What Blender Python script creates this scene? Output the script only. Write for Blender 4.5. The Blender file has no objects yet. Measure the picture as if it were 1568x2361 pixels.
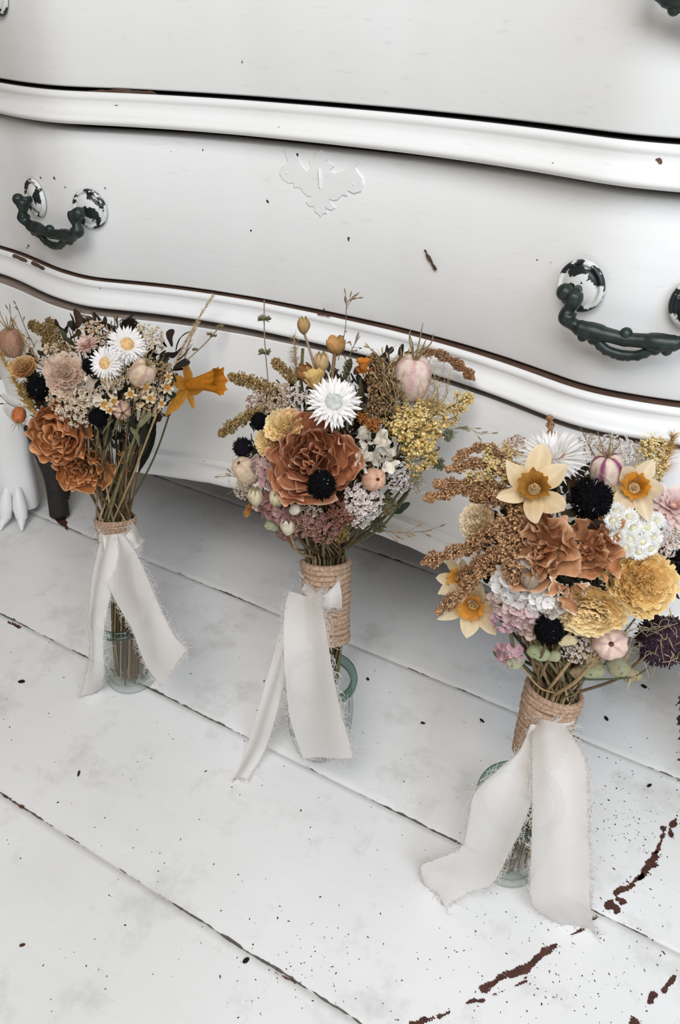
import bpy, math, random
import numpy as np
from mathutils import Vector, Matrix

# ------------------------------------------------------------------ camera
U = 0.62                      # camera height in metres; lengths below are written as multiples of it
CX, CY = 784.0, 1180.5
_X = np.array([-3744., -1245.]); _V = np.array([-40., 2750.])     # vanishing points of the chest's length and of the verticals
F = math.sqrt(-(_X @ _V))
_ax = -np.array([_X[0], _X[1], F]); _ax /= np.linalg.norm(_ax)
_up = -np.array([_V[0], _V[1], F]); _up /= np.linalg.norm(_up)
_fw = np.cross(_up, _ax)
R = np.array([_ax, _fw, _up])
CAM = np.array([0, 0, U])
sc = bpy.context.scene
cam_d = bpy.data.cameras.new('camera'); cam = bpy.data.objects.new('camera', cam_d)
sc.collection.objects.link(cam); sc.camera = cam
cam_d.sensor_fit = 'VERTICAL'; cam_d.sensor_height = 36; cam_d.lens = F / 2361 * 36
cam_d.clip_start = 0.02
_m = Matrix.Identity(4)
for i in range(3):
    _m[i][0] = R[i][0]; _m[i][1] = -R[i][1]; _m[i][2] = -R[i][2]; _m[i][3] = CAM[i]
cam.matrix_world = _m

# ------------------------------------------------------------------ light
def kelvinish(o, c): o.data.color = c
def area(name, loc, target, size, power, color, size_y=None):
    l = bpy.data.lights.new(name, 'AREA'); l.energy = power; l.color = color
    l.shape = 'RECTANGLE'; l.size = size; l.size_y = size_y or size
    o = bpy.data.objects.new(name, l); sc.collection.objects.link(o)
    o.location = loc
    d = Vector(target) - Vector(loc)
    o.rotation_euler = d.to_track_quat('-Z', 'Y').to_euler()
    return o
area('window_light', (0.14, -0.60, 1.62), (0.08, 0.45, 0.1), 0.9, 20.5, (0.98, 0.975, 0.98), 0.75)
area('room_daylight', (1.05, -0.55, 1.25), (0.1, 0.55, 0.3), 0.8, 15, (0.70, 0.84, 1.0), 0.8)
w = bpy.data.worlds.new('world'); sc.world = w; w.use_nodes = True
w.node_tree.nodes['Background'].inputs[0].default_value = (1.0, 0.90, 0.78, 1)
w.node_tree.nodes['Background'].inputs[1].default_value = 0.25
sc.view_settings.view_transform = 'Standard'; sc.view_settings.look = 'None'
sc.view_settings.exposure = 0.08; sc.view_settings.gamma = 1
sc.cycles.max_bounces = 8; sc.cycles.transparent_max_bounces = 24

# ------------------------------------------------------------------ helpers
def ray(u, v): return R @ np.array([u - CX, v - CY, F])
def onz(u, v, z): d = ray(u, v); return CAM + d * ((z * U - U) / d[2])
def ony(u, v, y): d = ray(u, v); return CAM + d * (y * U / d[1])
def at(u, v, depth): return CAM + ray(u, v) * (depth / F)     # depth in metres along the view axis
def depth_of(p): return float((R.T @ (np.array(p) - CAM))[2])
TOCAM_DIR = lambda p: (CAM - p) / np.linalg.norm(CAM - p)
IMG_R = R @ np.array([1, 0, 0.]); IMG_U = R @ np.array([0, -1, 0.])
def lin(c):
    if isinstance(c, str):
        c = [int(c[i:i + 2], 16) / 255 for i in (0, 2, 4)]
    return np.array([x / 12.92 if x <= 0.04045 else ((x + 0.055) / 1.055) ** 2.4 for x in c])
def unit(v): v = np.array(v, float); return v / (np.linalg.norm(v) + 1e-12)

class Noise:
    def __init__(s, seed, f=1.0):
        r = np.random.RandomState(seed); s.k = r.normal(size=(7, 3)) * f * np.array([.6, .9, 1.2, 1.6, 2.1, 2.7, 3.5])[:, None]
        s.p = r.uniform(0, 6.28, 7); s.a = np.array([1, .9, .8, .65, .5, .4, .3]) / 3.0
    def __call__(s, P):
        P = np.asarray(P, float)
        return (np.sin(P @ s.k.T + s.p) * s.a).sum(-1)

class MB:
    """collects geometry with a colour per vertex"""
    def __init__(s): s.v = []; s.f = []; s.c = []; s.m = []; s.n = 0
    def add(s, V, Fc, col, mi=0):
        V = np.asarray(V, float); n = len(V)
        col = np.asarray(col, float)
        if col.ndim == 1: col = np.tile(col, (n, 1))
        s.v.append(V); s.c.append(col)
        for f in Fc: s.f.append([int(i) + s.n for i in f]); s.m.append(mi)
        s.n += n
    def grid(s, G, C, mi=0, closed=False):
        nu, nv = G.shape[:2]
        V = G.reshape(-1, 3); C = np.asarray(C, float)
        C = C.reshape(-1, 3) if C.ndim == 3 else C
        fs = []
        for i in range(nu - 1):
            for j in range(nv - 1 + (1 if closed else 0)):
                j2 = (j + 1) % nv
                fs.append((i * nv + j, i * nv + j2, (i + 1) * nv + j2, (i + 1) * nv + j))
        s.add(V, fs, C, mi)
    def tube(s, P, r, col, n=6, caps=True, mi=0):
        P = np.asarray(P, float); m = len(P)
        r = np.full(m, r) if np.isscalar(r) else np.asarray(r, float)
        T = np.gradient(P, axis=0); T /= (np.linalg.norm(T, axis=1)[:, None] + 1e-12)
        a = np.array([0, 0, 1.]) if abs(T[0][2]) < .9 else np.array([1., 0, 0])
        rows = []
        for i in range(m):
            b = unit(np.cross(T[i], a)); a = unit(np.cross(b, T[i]))
            ang = np.arange(n) * 2 * math.pi / n
            rows.append(P[i] + r[i] * (np.cos(ang)[:, None] * b + np.sin(ang)[:, None] * a))
        c = np.asarray(col, float)
        if c.ndim == 2: c = np.repeat(c[:, None, :], n, axis=1)
        st = s.n
        s.grid(np.array(rows), c, mi, closed=True)
        if caps:
            s.f.append([st + i for i in range(n)][::-1]); s.m.append(mi)
            s.f.append([st + (m - 1) * n + i for i in range(n)]); s.m.append(mi)
    def sphere(s, c, r, col, nu=8, nv=12, axes=None, mi=0):
        r = np.array([r] * 3) if np.isscalar(r) else np.array(r)
        th = np.linspace(0.02, math.pi - 0.02, nu); ph = np.arange(nv) * 2 * math.pi / nv
        G = np.stack([np.outer(np.sin(th), np.cos(ph)), np.outer(np.sin(th), np.sin(ph)), np.outer(np.cos(th), np.ones(nv))], -1) * r
        if axes is not None: G = G @ np.asarray(axes)
        s.grid(G + np.asarray(c), np.asarray(col, float), mi, closed=True)
    def xf(s, M, t, sc_=1.0):
        s.v = [(V * sc_) @ M + t for V in s.v]
        return s
    def build(s, name, mats, parent=None, smooth=True, label=None):
        me = bpy.data.meshes.new(name)
        V = np.concatenate(s.v) if s.v else np.zeros((0, 3))
        base = np.array(parent['_base']) if parent is not None and '_base' in parent else np.zeros(3)
        me.from_pydata((V - base).tolist(), [], s.f)
        at_ = me.color_attributes.new('tint', 'FLOAT_COLOR', 'POINT')
        C = np.concatenate(s.c); C = np.concatenate([C, np.ones((len(C), 1))], 1)
        at_.data.foreach_set('color', C.ravel().astype(np.float32))
        if not isinstance(mats, (list, tuple)): mats = [mats]
        for m_ in mats: me.materials.append(m_)
        if len(mats) > 1: me.polygons.foreach_set('material_index', s.m)
        me.polygons.foreach_set('use_smooth', [smooth] * len(me.polygons))
        me.update()
        o = bpy.data.objects.new(name, me); sc.collection.objects.link(o)
        if parent is not None:
            o.parent = parent
            if '_base' in parent: o['_base'] = parent['_base']
        if label: o['label'] = label
        return o
def empty(name, loc, label, cat, group=None):
    o = bpy.data.objects.new(name, None); sc.collection.objects.link(o)
    o.location = tuple(loc); o['_base'] = [float(x) for x in loc]
    o.empty_display_size = .02
    o['label'] = label; o['category'] = cat
    if group: o['group'] = group
    return o
def bez(pts, n):
    P = np.array(pts, float); m = len(P)
    if m == 2: return P[0] + (P[1] - P[0]) * np.linspace(0, 1, n)[:, None]
    t = np.linspace(0, m - 1, n); out = []
    for x in t:
        i = min(int(x), m - 2); f = x - i
        p0 = P[max(i - 1, 0)]; p1 = P[i]; p2 = P[i + 1]; p3 = P[min(i + 2, m - 1)]
        out.append(.5 * ((2 * p1) + (-p0 + p2) * f + (2 * p0 - 5 * p1 + 4 * p2 - p3) * f * f + (-p0 + 3 * p1 - 3 * p2 + p3) * f ** 3))
    return np.array(out)
def clipfield(fn, u0, u1, v0, v1, step, lift):
    """mesh of the region where fn(u,v) > 0, mapped by lift(u,v)"""
    us = np.arange(u0, u1 + step, step); vs = np.arange(v0, v1 + step, step)
    UU, VV = np.meshgrid(us, vs, indexing='ij'); fv = fn(UU, VV)
    V = []; Fs = []; key = {}
    def vid(a, b):
        k = (round(a, 3), round(b, 3))
        if k not in key: key[k] = len(V); V.append(lift(a, b))
        return key[k]
    for i in range(len(us) - 1):
        for j in range(len(vs) - 1):
            q = [(i, j), (i + 1, j), (i + 1, j + 1), (i, j + 1)]
            vals = [fv[a] for a in q]
            if max(vals) <= 0: continue
            poly = []
            for k in range(4):
                a, b = q[k], q[(k + 1) % 4]; fa, fb = vals[k], vals[(k + 1) % 4]
                if fa > 0: poly.append(vid(us[a[0]], vs[a[1]]))
                if (fa > 0) != (fb > 0):
                    t = fa / (fa - fb)
                    poly.append(vid(us[a[0]] + (us[b[0]] - us[a[0]]) * t, vs[a[1]] + (vs[b[1]] - vs[a[1]]) * t))
            poly = [p for k, p in enumerate(poly) if p != poly[k - 1]]
            if len(poly) >= 3: Fs.append(poly[::-1])
    return V, Fs
def seg_dist(UU, VV, path):
    d = np.full(UU.shape, 1e9); wv = np.zeros(UU.shape)
    for (x0, y0, w0), (x1, y1, w1) in zip(path[:-1], path[1:]):
        L = (x1 - x0) ** 2 + (y1 - y0) ** 2 + 1e-9
        t = np.clip(((UU - x0) * (x1 - x0) + (VV - y0) * (y1 - y0)) / L, 0, 1)
        dd = np.hypot(UU - x0 - t * (x1 - x0), VV - y0 - t * (y1 - y0)) - (w0 + (w1 - w0) * t)
        d = np.minimum(d, dd)
    return d

# ------------------------------------------------------------------ materials
def newmat(name):
    m = bpy.data.materials.new(name); m.use_nodes = True; nt = m.node_tree
    for n in list(nt.nodes): nt.nodes.remove(n)
    out = nt.nodes.new('ShaderNodeOutputMaterial')
    return m, nt, out
def N(nt, t, **kw):
    n = nt.nodes.new(t)
    for k, v in kw.items():
        if k.startswith('i_'): n.inputs[k[2:].replace('_', ' ')].default_value = v
        else: setattr(n, k, v)
    return n
def noise(nt, scale, detail=4, rough=.6, co='Object', vec=None):
    tc = N(nt, 'ShaderNodeTexCoord'); n = N(nt, 'ShaderNodeTexNoise')
    n.inputs['Scale'].default_value = scale; n.inputs['Detail'].default_value = detail; n.inputs['Roughness'].default_value = rough
    if vec is not None:
        mp = N(nt, 'ShaderNodeMapping'); mp.inputs['Scale'].default_value = vec
        nt.links.new(tc.outputs[co], mp.inputs[0]); nt.links.new(mp.outputs[0], n.inputs[0])
    else: nt.links.new(tc.outputs[co], n.inputs[0])
    return n.outputs['Fac']
def ramp(nt, inp, stops, interp='LINEAR'):
    r = N(nt, 'ShaderNodeValToRGB'); r.color_ramp.interpolation = interp
    e = r.color_ramp.elements
    while len(e) > 1: e.remove(e[0])
    e[0].position = stops[0][0]; e[0].color = (*stops[0][1], 1)
    for p, c in stops[1:]:
        x = e.new(p); x.color = (*c, 1)
    nt.links.new(inp, r.inputs[0]); return r.outputs[0]
def g(x): return (x, x, x)
def mix(nt, fac, a, b, mode='MIX'):
    m = N(nt, 'ShaderNodeMix'); m.data_type = 'RGBA'; m.blend_type = mode
    for s_, x in ((0, fac), (6, a), (7, b)):
        if hasattr(x, 'is_linked') or hasattr(x, 'links'): nt.links.new(x, m.inputs[s_])
        else: m.inputs[s_].default_value = x if s_ == 0 else (*x, 1)
    return m.outputs[2]
def bump(nt, h, strength, dist):
    b = N(nt, 'ShaderNodeBump'); b.inputs['Strength'].default_value = strength; b.inputs['Distance'].default_value = dist
    nt.links.new(h, b.inputs['Height']); return b.outputs[0]

def mat_tint(name, rough=.8, trans=.25, var=(.78, 1.12), nscale=260, bmp=.25, spec=.25):
    m, nt, out = newmat(name)
    a = N(nt, 'ShaderNodeAttribute', attribute_name='tint')
    nz_ = noise(nt, nscale, 4)
    f = ramp(nt, nz_, [(.3, g(var[0])), (.7, g(var[1]))])
    c = mix(nt, 1.0, a.outputs['Color'], f, 'MULTIPLY')
    p = N(nt, 'ShaderNodeBsdfPrincipled'); p.inputs['Roughness'].default_value = rough
    p.inputs['Specular IOR Level'].default_value = spec
    nt.links.new(c, p.inputs['Base Color'])
    nt.links.new(bump(nt, nz_, bmp, .0008), p.inputs['Normal'])
    sh = p.outputs[0]
    if trans:
        t = N(nt, 'ShaderNodeBsdfTranslucent'); nt.links.new(c, t.inputs[0])
        mx = N(nt, 'ShaderNodeMixShader'); mx.inputs[0].default_value = trans
        nt.links.new(sh, mx.inputs[1]); nt.links.new(t.outputs[0], mx.inputs[2]); sh = mx.outputs[0]
    nt.links.new(sh, out.inputs[0]); return m
PETAL = mat_tint('dried_petal', .75, .22)
PALE = mat_tint('pale_petal', .7, .42, (.93, 1.06), 200, .15)
PAPER = mat_tint('papery_petal', .55, .3, (.93, 1.05), 150, .1)
GRAIN = mat_tint('seed_grain', .85, .0, (.7, 1.25), 400, .3)
STEM = mat_tint('dried_stem', .7, 0, (.7, 1.2), 300, .3)
BLACK = mat_tint('black_bristle', .95, 0, (.7, 1.3), 500, .2, .05)

def mat_paint():
    m, nt, out = newmat('aged_white_paint')
    base = lin((.915, .912, .905)); 
    big = noise(nt, 3.2, 4); c = mix(nt, ramp(nt, big, [(.35, g(0)), (.75, g(.8))]), tuple(base), tuple(lin((.88, .872, .855))))
    fine = noise(nt, 60, 3, .5, vec=(1, 1, 6)); c = mix(nt, ramp(nt, fine, [(.62, g(0)), (.74, g(.22))]), c, tuple(lin((.76, .755, .74))))
    sp = noise(nt, 95, 2, .4); c = mix(nt, ramp(nt, sp, [(.782, g(0)), (.789, g(1))]), c, tuple(lin((.25, .2, .17))))
    a = N(nt, 'ShaderNodeAttribute', attribute_name='tint')
    c = mix(nt, 1.0, c, a.outputs['Color'], 'MULTIPLY')
    p = N(nt, 'ShaderNodeBsdfPrincipled'); nt.links.new(c, p.inputs['Base Color'])
    p.inputs['Roughness'].default_value = .42; p.inputs['Specular IOR Level'].default_value = .4
    br = noise(nt, 45, 4, .55, vec=(.25, .25, 1.5))
    nt.links.new(bump(nt, br, .22, .0012), p.inputs['Normal'])
    nt.links.new(p.outputs[0], out.inputs[0]); return m
PAINT = mat_paint()
def mat_wood(name, c0, c1, vec=(8, 60, 60), rough=.7):
    m, nt, out = newmat(name)
    n_ = noise(nt, 3, 6, .7, vec=vec)
    c = ramp(nt, n_, [(.3, tuple(lin(c0))), (.7, tuple(lin(c1)))])
    p = N(nt, 'ShaderNodeBsdfPrincipled'); nt.links.new(c, p.inputs['Base Color']); p.inputs['Roughness'].default_value = rough
    nt.links.new(bump(nt, n_, .4, .001), p.inputs['Normal']); nt.links.new(p.outputs[0], out.inputs[0]); return m
BAREWOOD = mat_wood('bare_brown_wood', '3a2a20', '6b5040')
LEDGE = mat_wood('worn_ledge_wood', '75675d', 'a89a90', (6, 30, 30))
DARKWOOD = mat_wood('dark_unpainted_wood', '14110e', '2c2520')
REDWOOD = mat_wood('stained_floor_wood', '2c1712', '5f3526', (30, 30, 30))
def mat_iron():
    m, nt, out = newmat('black_green_iron')
    n_ = noise(nt, 120, 4); c = ramp(nt, n_, [(.3, tuple(lin('141b1a'))), (.75, tuple(lin('33403b')))])
    p = N(nt, 'ShaderNodeBsdfPrincipled'); nt.links.new(c, p.inputs['Base Color']); p.inputs['Roughness'].default_value = .42
    p.inputs['Metallic'].default_value = .25
    nt.links.new(bump(nt, n_, .3, .0008), p.inputs['Normal']); nt.links.new(p.outputs[0], out.inputs[0]); return m
IRON = mat_iron()
def mat_rose_plate():
    m, nt, out = newmat('chipped_paint_over_iron')
    n_ = noise(nt, 75, 5, .55); f = ramp(nt, n_, [(.50, g(0)), (.52, g(1))])
    c = mix(nt, f, tuple(lin('1b2322')), tuple(lin('dcdcd8')))
    p = N(nt, 'ShaderNodeBsdfPrincipled'); nt.links.new(c, p.inputs['Base Color']); p.inputs['Roughness'].default_value = .4
    nt.links.new(bump(nt, f, .5, .0006), p.inputs['Normal']); nt.links.new(p.outputs[0], out.inputs[0]); return m
PLATE = mat_rose_plate()
def mat_twine():
    m, nt, out = newmat('jute_twine')
    n_ = noise(nt, 420, 5, .7); c = ramp(nt, n_, [(.3, tuple(lin('84664e'))), (.7, tuple(lin('d0b196')))])
    p = N(nt, 'ShaderNodeBsdfPrincipled'); nt.links.new(c, p.inputs['Base Color']); p.inputs['Roughness'].default_value = .9
    nt.links.new(bump(nt, n_, .8, .001), p.inputs['Normal']); nt.links.new(p.outputs[0], out.inputs[0]); return m
TWINE = mat_twine()
def mat_ribbon(name, transp):
    m, nt, out = newmat(name)
    n_ = noise(nt, 900, 2, .5)
    c = ramp(nt, n_, [(.3, tuple(lin((.955, .935, .915)))), (.7, tuple(lin((.975, .96, .945))))])
    d = N(nt, 'ShaderNodeBsdfDiffuse'); t = N(nt, 'ShaderNodeBsdfTranslucent'); tr = N(nt, 'ShaderNodeBsdfTransparent')
    nt.links.new(c, d.inputs[0]); nt.links.new(c, t.inputs[0])
    a = N(nt, 'ShaderNodeMixShader'); a.inputs[0].default_value = .35
    nt.links.new(d.outputs[0], a.inputs[1]); nt.links.new(t.outputs[0], a.inputs[2])
    b = N(nt, 'ShaderNodeMixShader'); b.inputs[0].default_value = transp
    nt.links.new(a.outputs[0], b.inputs[1]); nt.links.new(tr.outputs[0], b.inputs[2])
    nt.links.new(b.outputs[0], out.inputs[0]); return m
RIBBON = mat_ribbon('sheer_silk', .16); THREAD = mat_ribbon('silk_thread', .0)
def mat_glass():
    m, nt, out = newmat('green_tinted_glass')
    lw = N(nt, 'ShaderNodeLayerWeight'); lw.inputs['Blend'].default_value = .35
    n_ = noise(nt, 20, 2)
    tcol = ramp(nt, lw.outputs['Facing'], [(.0, (.97, .975, .97)), (.6, (.92, .94, .93)), (.93, (.42, .54, .49))])
    tr = N(nt, 'ShaderNodeBsdfTransparent'); nt.links.new(tcol, tr.inputs[0])
    gl = N(nt, 'ShaderNodeBsdfGlossy'); gl.inputs['Roughness'].default_value = .03
    nt.links.new(bump(nt, n_, .15, .002), gl.inputs['Normal'])
    fr = ramp(nt, lw.outputs['Facing'], [(0, g(.03)), (.6, g(.08)), (.97, g(.55))])
    mx = N(nt, 'ShaderNodeMixShader'); nt.links.new(fr, mx.inputs[0])
    nt.links.new(tr.outputs[0], mx.inputs[1]); nt.links.new(gl.outputs[0], mx.inputs[2])
    nt.links.new(mx.outputs[0], out.inputs[0]); return m
GLASS = mat_glass()
def mat_floor():
    m, nt, out = newmat('painted_floorboards')
    base = tuple(lin((.935, .932, .928)))
    big = noise(nt, 2.6, 5); c = mix(nt, ramp(nt, big, [(.4, g(0)), (.75, g(.9))]), base, tuple(lin((.86, .855, .84))))
    grime = noise(nt, 14, 6, .7); c = mix(nt, ramp(nt, grime, [(.53, g(0)), (.72, g(.45))]), c, tuple(lin((.66, .65, .62))))
    # specks of dirt worn into the paint
    for s_, t0 in ((210, .765), (120, .785)):
        sp = noise(nt, s_, 2, .45); c = mix(nt, ramp(nt, sp, [(t0, g(0)), (t0 + .012, g(.9))]), c, tuple(lin((.16, .14, .12))))
    # board joints every 0.275 U, opened black here and there
    tc = N(nt, 'ShaderNodeTexCoord'); sx = N(nt, 'ShaderNodeSeparateXYZ'); nt.links.new(tc.outputs['Object'], sx.inputs[0])
    wob = noise(nt, 30, 3, .6)
    def M(op, a, b=None):
        k = N(nt, 'ShaderNodeMath', operation=op)
        for i, x in enumerate((a, b)):
            if x is None: continue
            if hasattr(x, 'links'): nt.links.new(x, k.inputs[i])
            else: k.inputs[i].default_value = x
        return k.outputs[0]
    yy = M('ADD', sx.outputs['Y'], M('MULTIPLY', M('SUBTRACT', wob, .5), .004))
    q = M('DIVIDE', M('SUBTRACT', yy, .396 * U), .2755 * U)
    dd = M('MULTIPLY', M('ABSOLUTE', M('SUBTRACT', M('FRACT', M('ADD', q, .5)), .5)), .2755 * U)
    wid = noise(nt, 9, 5, .75, vec=(1, .2, 1))
    ww = M('MULTIPLY', M('MAXIMUM', M('SUBTRACT', wid, .48), 0.0), .011)
    gap = M('LESS_THAN', dd, ww)
    c = mix(nt, gap, c, tuple(lin((.12, .11, .10))))
    soft = ramp(nt, dd, [(0, g(.30)), (.006, g(0))])
    c = mix(nt, soft, c, tuple(lin((.62, .60, .56))))
    p = N(nt, 'ShaderNodeBsdfPrincipled'); nt.links.new(c, p.inputs['Base Color'])
    p.inputs['Roughness'].default_value = .45; p.inputs['Specular IOR Level'].default_value = .4
    br = noise(nt, 18, 6, .6, vec=(.5, 1.5, 1))
    nt.links.new(bump(nt, br, .3, .003), p.inputs['Normal'])
    nt.links.new(p.outputs[0], out.inputs[0]); return m
FLOOR = mat_floor()

# ------------------------------------------------------------------ the setting
def struct(o): o['kind'] = 'structure'; return o
def make_floor():
    mb = MB()
    ys = []
    for k in range(-5, 8):
        y = .396 + .2755 * k
        ys += [y - .012, y - .005, y - .0018, y, y + .0018, y + .005, y + .012, y + .137]
    ys = sorted(ys)
    def zz(y):
        d = abs(((y - .396) / .2755 + .5) % 1 - .5) * .2755
        return -.0035 * math.exp(-(d / .003) ** 2)
    xs = np.linspace(-3.2, 2.2, 60)
    G = np.array([[(x * U, y * U, zz(y) * U) for x in xs] for y in ys])
    mb.grid(G[:, ::-1], np.ones(3))
    nz_ = Noise(5, .20); n2 = Noise(9, .62)
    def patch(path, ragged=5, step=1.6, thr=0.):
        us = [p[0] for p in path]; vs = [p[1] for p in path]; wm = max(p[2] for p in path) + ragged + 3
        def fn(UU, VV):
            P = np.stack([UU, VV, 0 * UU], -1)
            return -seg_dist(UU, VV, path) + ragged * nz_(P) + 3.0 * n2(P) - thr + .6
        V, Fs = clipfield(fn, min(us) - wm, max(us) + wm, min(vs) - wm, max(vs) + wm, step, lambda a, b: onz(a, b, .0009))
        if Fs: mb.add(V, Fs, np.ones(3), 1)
    patch([(1279, 2181, 3), (1255, 2197, 8), (1225, 2222, 8), (1190, 2243, 8), (1150, 2256, 8), (1115, 2282, 5)], 6)
    patch([(1215, 2262, 1), (1190, 2273, 2), (1140, 2292, 1)], 3)
    patch([(1112, 2309, 1), (1085, 2308, 4), (1060, 2322, 0)], 4)
    patch([(1036, 2333, 1), (1012, 2345, 3)], 4)
    patch([(998, 2346, 3), (975, 2353, 7), (950, 2361, 6)], 5)
    patch([(1345, 2144, -1), (1318, 2155, 3)], 4)
    patch([(1375, 2110, 5), (1366, 2122, 3)], 5)
    patch([(1385, 2085, 3), (1405, 2090, 12), (1422, 2100, 6)], 7)
    patch([(1425, 2074, 2), (1437, 2078, 3)], 4)
    patch([(1424, 2056, 3), (1450, 2042, 8), (1480, 2020, 7)], 9)
    patch([(1478, 2028, 5), (1490, 2005, 8), (1505, 1985, 11), (1512, 1975, 9)], 9)
    patch([(1515, 1965, 3), (1525, 1935, 1), (1531, 1912, 4)], 6)
    patch([(1546, 1913, 2), (1549, 1927, 5)], 5)
    patch([(1558, 1890, 4), (1552, 1900, 7)], 7)
    patch([(1560, 1880, 3), (1572, 1850, 6), (1590, 1820, 8)], 8)
    patch([(1553, 2257, 4), (1530, 2282, 6)], 5)
    patch([(1507, 2295, 9), (1500, 2308, 5)], 5)
    patch([(1455, 2345, 5), (1470, 2365, 14)], 7)
    patch([(1575, 1610, 4), (1580, 1680, 12), (1585, 1740, 12)], 14)
    patch([(20, 1434, 1), (45, 1446, 2)], 3)
    patch([(0, 1830, 0), (50, 1860, 4)], 3)
    patch([(620, 2235, -1), (690, 2270, 2)], 3)
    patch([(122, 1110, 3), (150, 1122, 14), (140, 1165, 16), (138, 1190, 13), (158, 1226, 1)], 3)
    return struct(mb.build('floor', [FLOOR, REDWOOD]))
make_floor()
mb = MB(); mb.grid(np.array([[(x * U, 1.95 * U, z * U) for x in (-3.2, 2.2)] for z in (0, 3.4)]), np.ones(3))
mb.grid(np.array([[(x * U, 2.1 * U, z * U) for x in (2.2, -3.2)] for z in (0, 3.4)]), np.ones(3))
struct(mb.build('wall_back', PAINT))
mb = MB(); box_ = [(-2.2 * U, y * U, z * U) for y in (-1.0, 2.0) for z in (0, 3.4)]; mb.add(box_, [(0, 2, 3, 1)], lin((.52, .46, .38)))  # unseen tan wall, added out of frame to darken and warm the left side
struct(mb.build('added_shade_wall', PAINT))

# ------------------------------------------------------------------ chest of drawers
_cx = np.array([-1.36, -1.33, -1.308, -1.25, -1.19, -1.14, -1.095, -1.035, -1.0, -.968, -.91, -.854, -.80, -.72, -.60])
_cy = np.array([.985, .973, .967, .961, .948, .934, .923, .916, .919, .929, .946, .959, .968, .977, .980])
_XX = np.concatenate([_cx, (-1.2 - _cx[:-1])[::-1]]); _YY = np.concatenate([_cy, _cy[:-1][::-1]])
_fx = np.linspace(_XX[0], _XX[-1], 241)
_fy = np.interp(_fx, _XX, _YY)
for _ in range(14): _fy[1:-1] = .25 * _fy[:-2] + .5 * _fy[1:-1] + .25 * _fy[2:]
def fy(x): return np.interp(x, _fx, _fy)
def fnorm(x):
    s_ = (fy(x + .004) - fy(x - .004)) / .008
    n_ = np.array([s_, -1.0]); return n_ / np.linalg.norm(n_)
def chest_sweep(mb, prof, mi=0, col=(1, 1, 1), x0=None, x1=None, off=lambda x: 0, wob=None):
    xs = [x for x in _fx if (x0 is None or x >= x0) and (x1 is None or x <= x1)]
    rows = []
    for o_, z_ in prof:
        row = []
        for x in xs:
            n_ = fnorm(x); o2 = o_ + off(x) if o_ > -.03 else o_
            dz = wob(x, o_, z_) if wob else 0
            row.append(((x + n_[0] * o2) * U, (fy(x) + n_[1] * o2) * U, (z_ + dz) * U))
        rows.append(row)
    mb.grid(np.array(rows), np.asarray(col, float), mi)
def surf(u, v, off=0.0):
    d = ray(u, v)
    t = .8 * U / d[1]
    for _ in range(40):
        p = CAM + d * t
        t += ((fy(p[0] / U) - off) * U - p[1]) / d[1] * .8
    return CAM + d * t
base = np.array([-.6 * U, 1.35 * U, 0])
chest = empty('chest_of_drawers', base, 'white painted serpentine chest of drawers with worn iron handles, behind the three bouquets', 'chest of drawers')
XL, XR = _fx[0], _fx[-1]
# carcass: sides, back, top, inner dark boards
mb = MB()
def box(mb, x0, x1, y0, y1, z0, z1, col=(1, 1, 1), mi=0):
    V = [(x * U, y * U, z * U) for x in (x0, x1) for y in (y0, y1) for z in (z0, z1)]
    mb.add(V, [(0, 1, 3, 2), (4, 6, 7, 5), (0, 4, 5, 1), (2, 3, 7, 6), (0, 2, 6, 4), (1, 5, 7, 3)], np.array(col, float), mi)
box(mb, XL - .005, XL + .03, 1.0, 1.8, .26, 1.34); box(mb, XR - .03, XR + .005, 1.0, 1.8, .26, 1.34)
box(mb, XL, XR, 1.77, 1.8, .26, 1.34)
mb.build('carcass', PAINT, chest, smooth=False)
mb = MB(); box(mb, XL + .02, XR - .02, 1.02, 1.77, .262, .28); box(mb, XL + .02, XR - .02, 1.02, 1.05, .30, 1.3)
mb.build('inner_frame', DARKWOOD, chest, smooth=False)
mb = MB()
chest_sweep(mb, [(-.2, 1.33), (.02, 1.33), (.045, 1.345), (.05, 1.36), (.045, 1.375), (.02, 1.385), (-.2, 1.385)])
box(mb, XL - .03, XR + .03, 1.05, 1.84, 1.335, 1.38)
mb.build('chest_top', PAINT, chest)
wn = Noise(31, 18); wn2 = Noise(32, 70)
def chipw(x): return .0012 * max(0, wn([x, 0, 0]) - .1) + .0006 * wn2([x, 1, 0])
def rail(z0, z1, name='rail', wood=DARKWOOD):
    h = z1 - z0; mb = MB()
    pr = [(-.05, z0), (.004, z0), (.012, z0 + .03 * h)]
    for a in np.linspace(-75, 80, 9): pr.append((.012 + .011 * math.cos(math.radians(a)), z0 + h * (.17 + .165 * math.sin(math.radians(a)))))
    pr += [(.0105, z0 + .37 * h), (.0065, z0 + .45 * h), (.0045, z0 + .55 * h), (.0045, z0 + .64 * h), (.0050, z0 + .70 * h)]
    for a in np.linspace(-50, 85, 7): pr.append((.0005 + .0075 * math.cos(math.radians(a)), z0 + h * (.85 + .14 * math.sin(math.radians(a)))))
    chest_sweep(mb, pr)
    chest_sweep(mb, [(.0011, z1 - .0004), (-.05, z1 - .0004)], 1)
    mb.build(name, [PAINT, wood], chest)
rail(.8365, .8795); rail(.5585, .600, wood=BAREWOOD)
rail(1.135, 1.175)
def drawer(z0, z1, off):
    mb = MB()
    chest_sweep(mb, [(-.05, z0), (-.0055, z0), (-.0035, z0 + .001), (-.0025, z0 + .003), (-.0025, z1 - .003), (-.0035, z1 - .001), (-.0055, z1), (-.05, z1)], off=off)
    return mb
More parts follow.
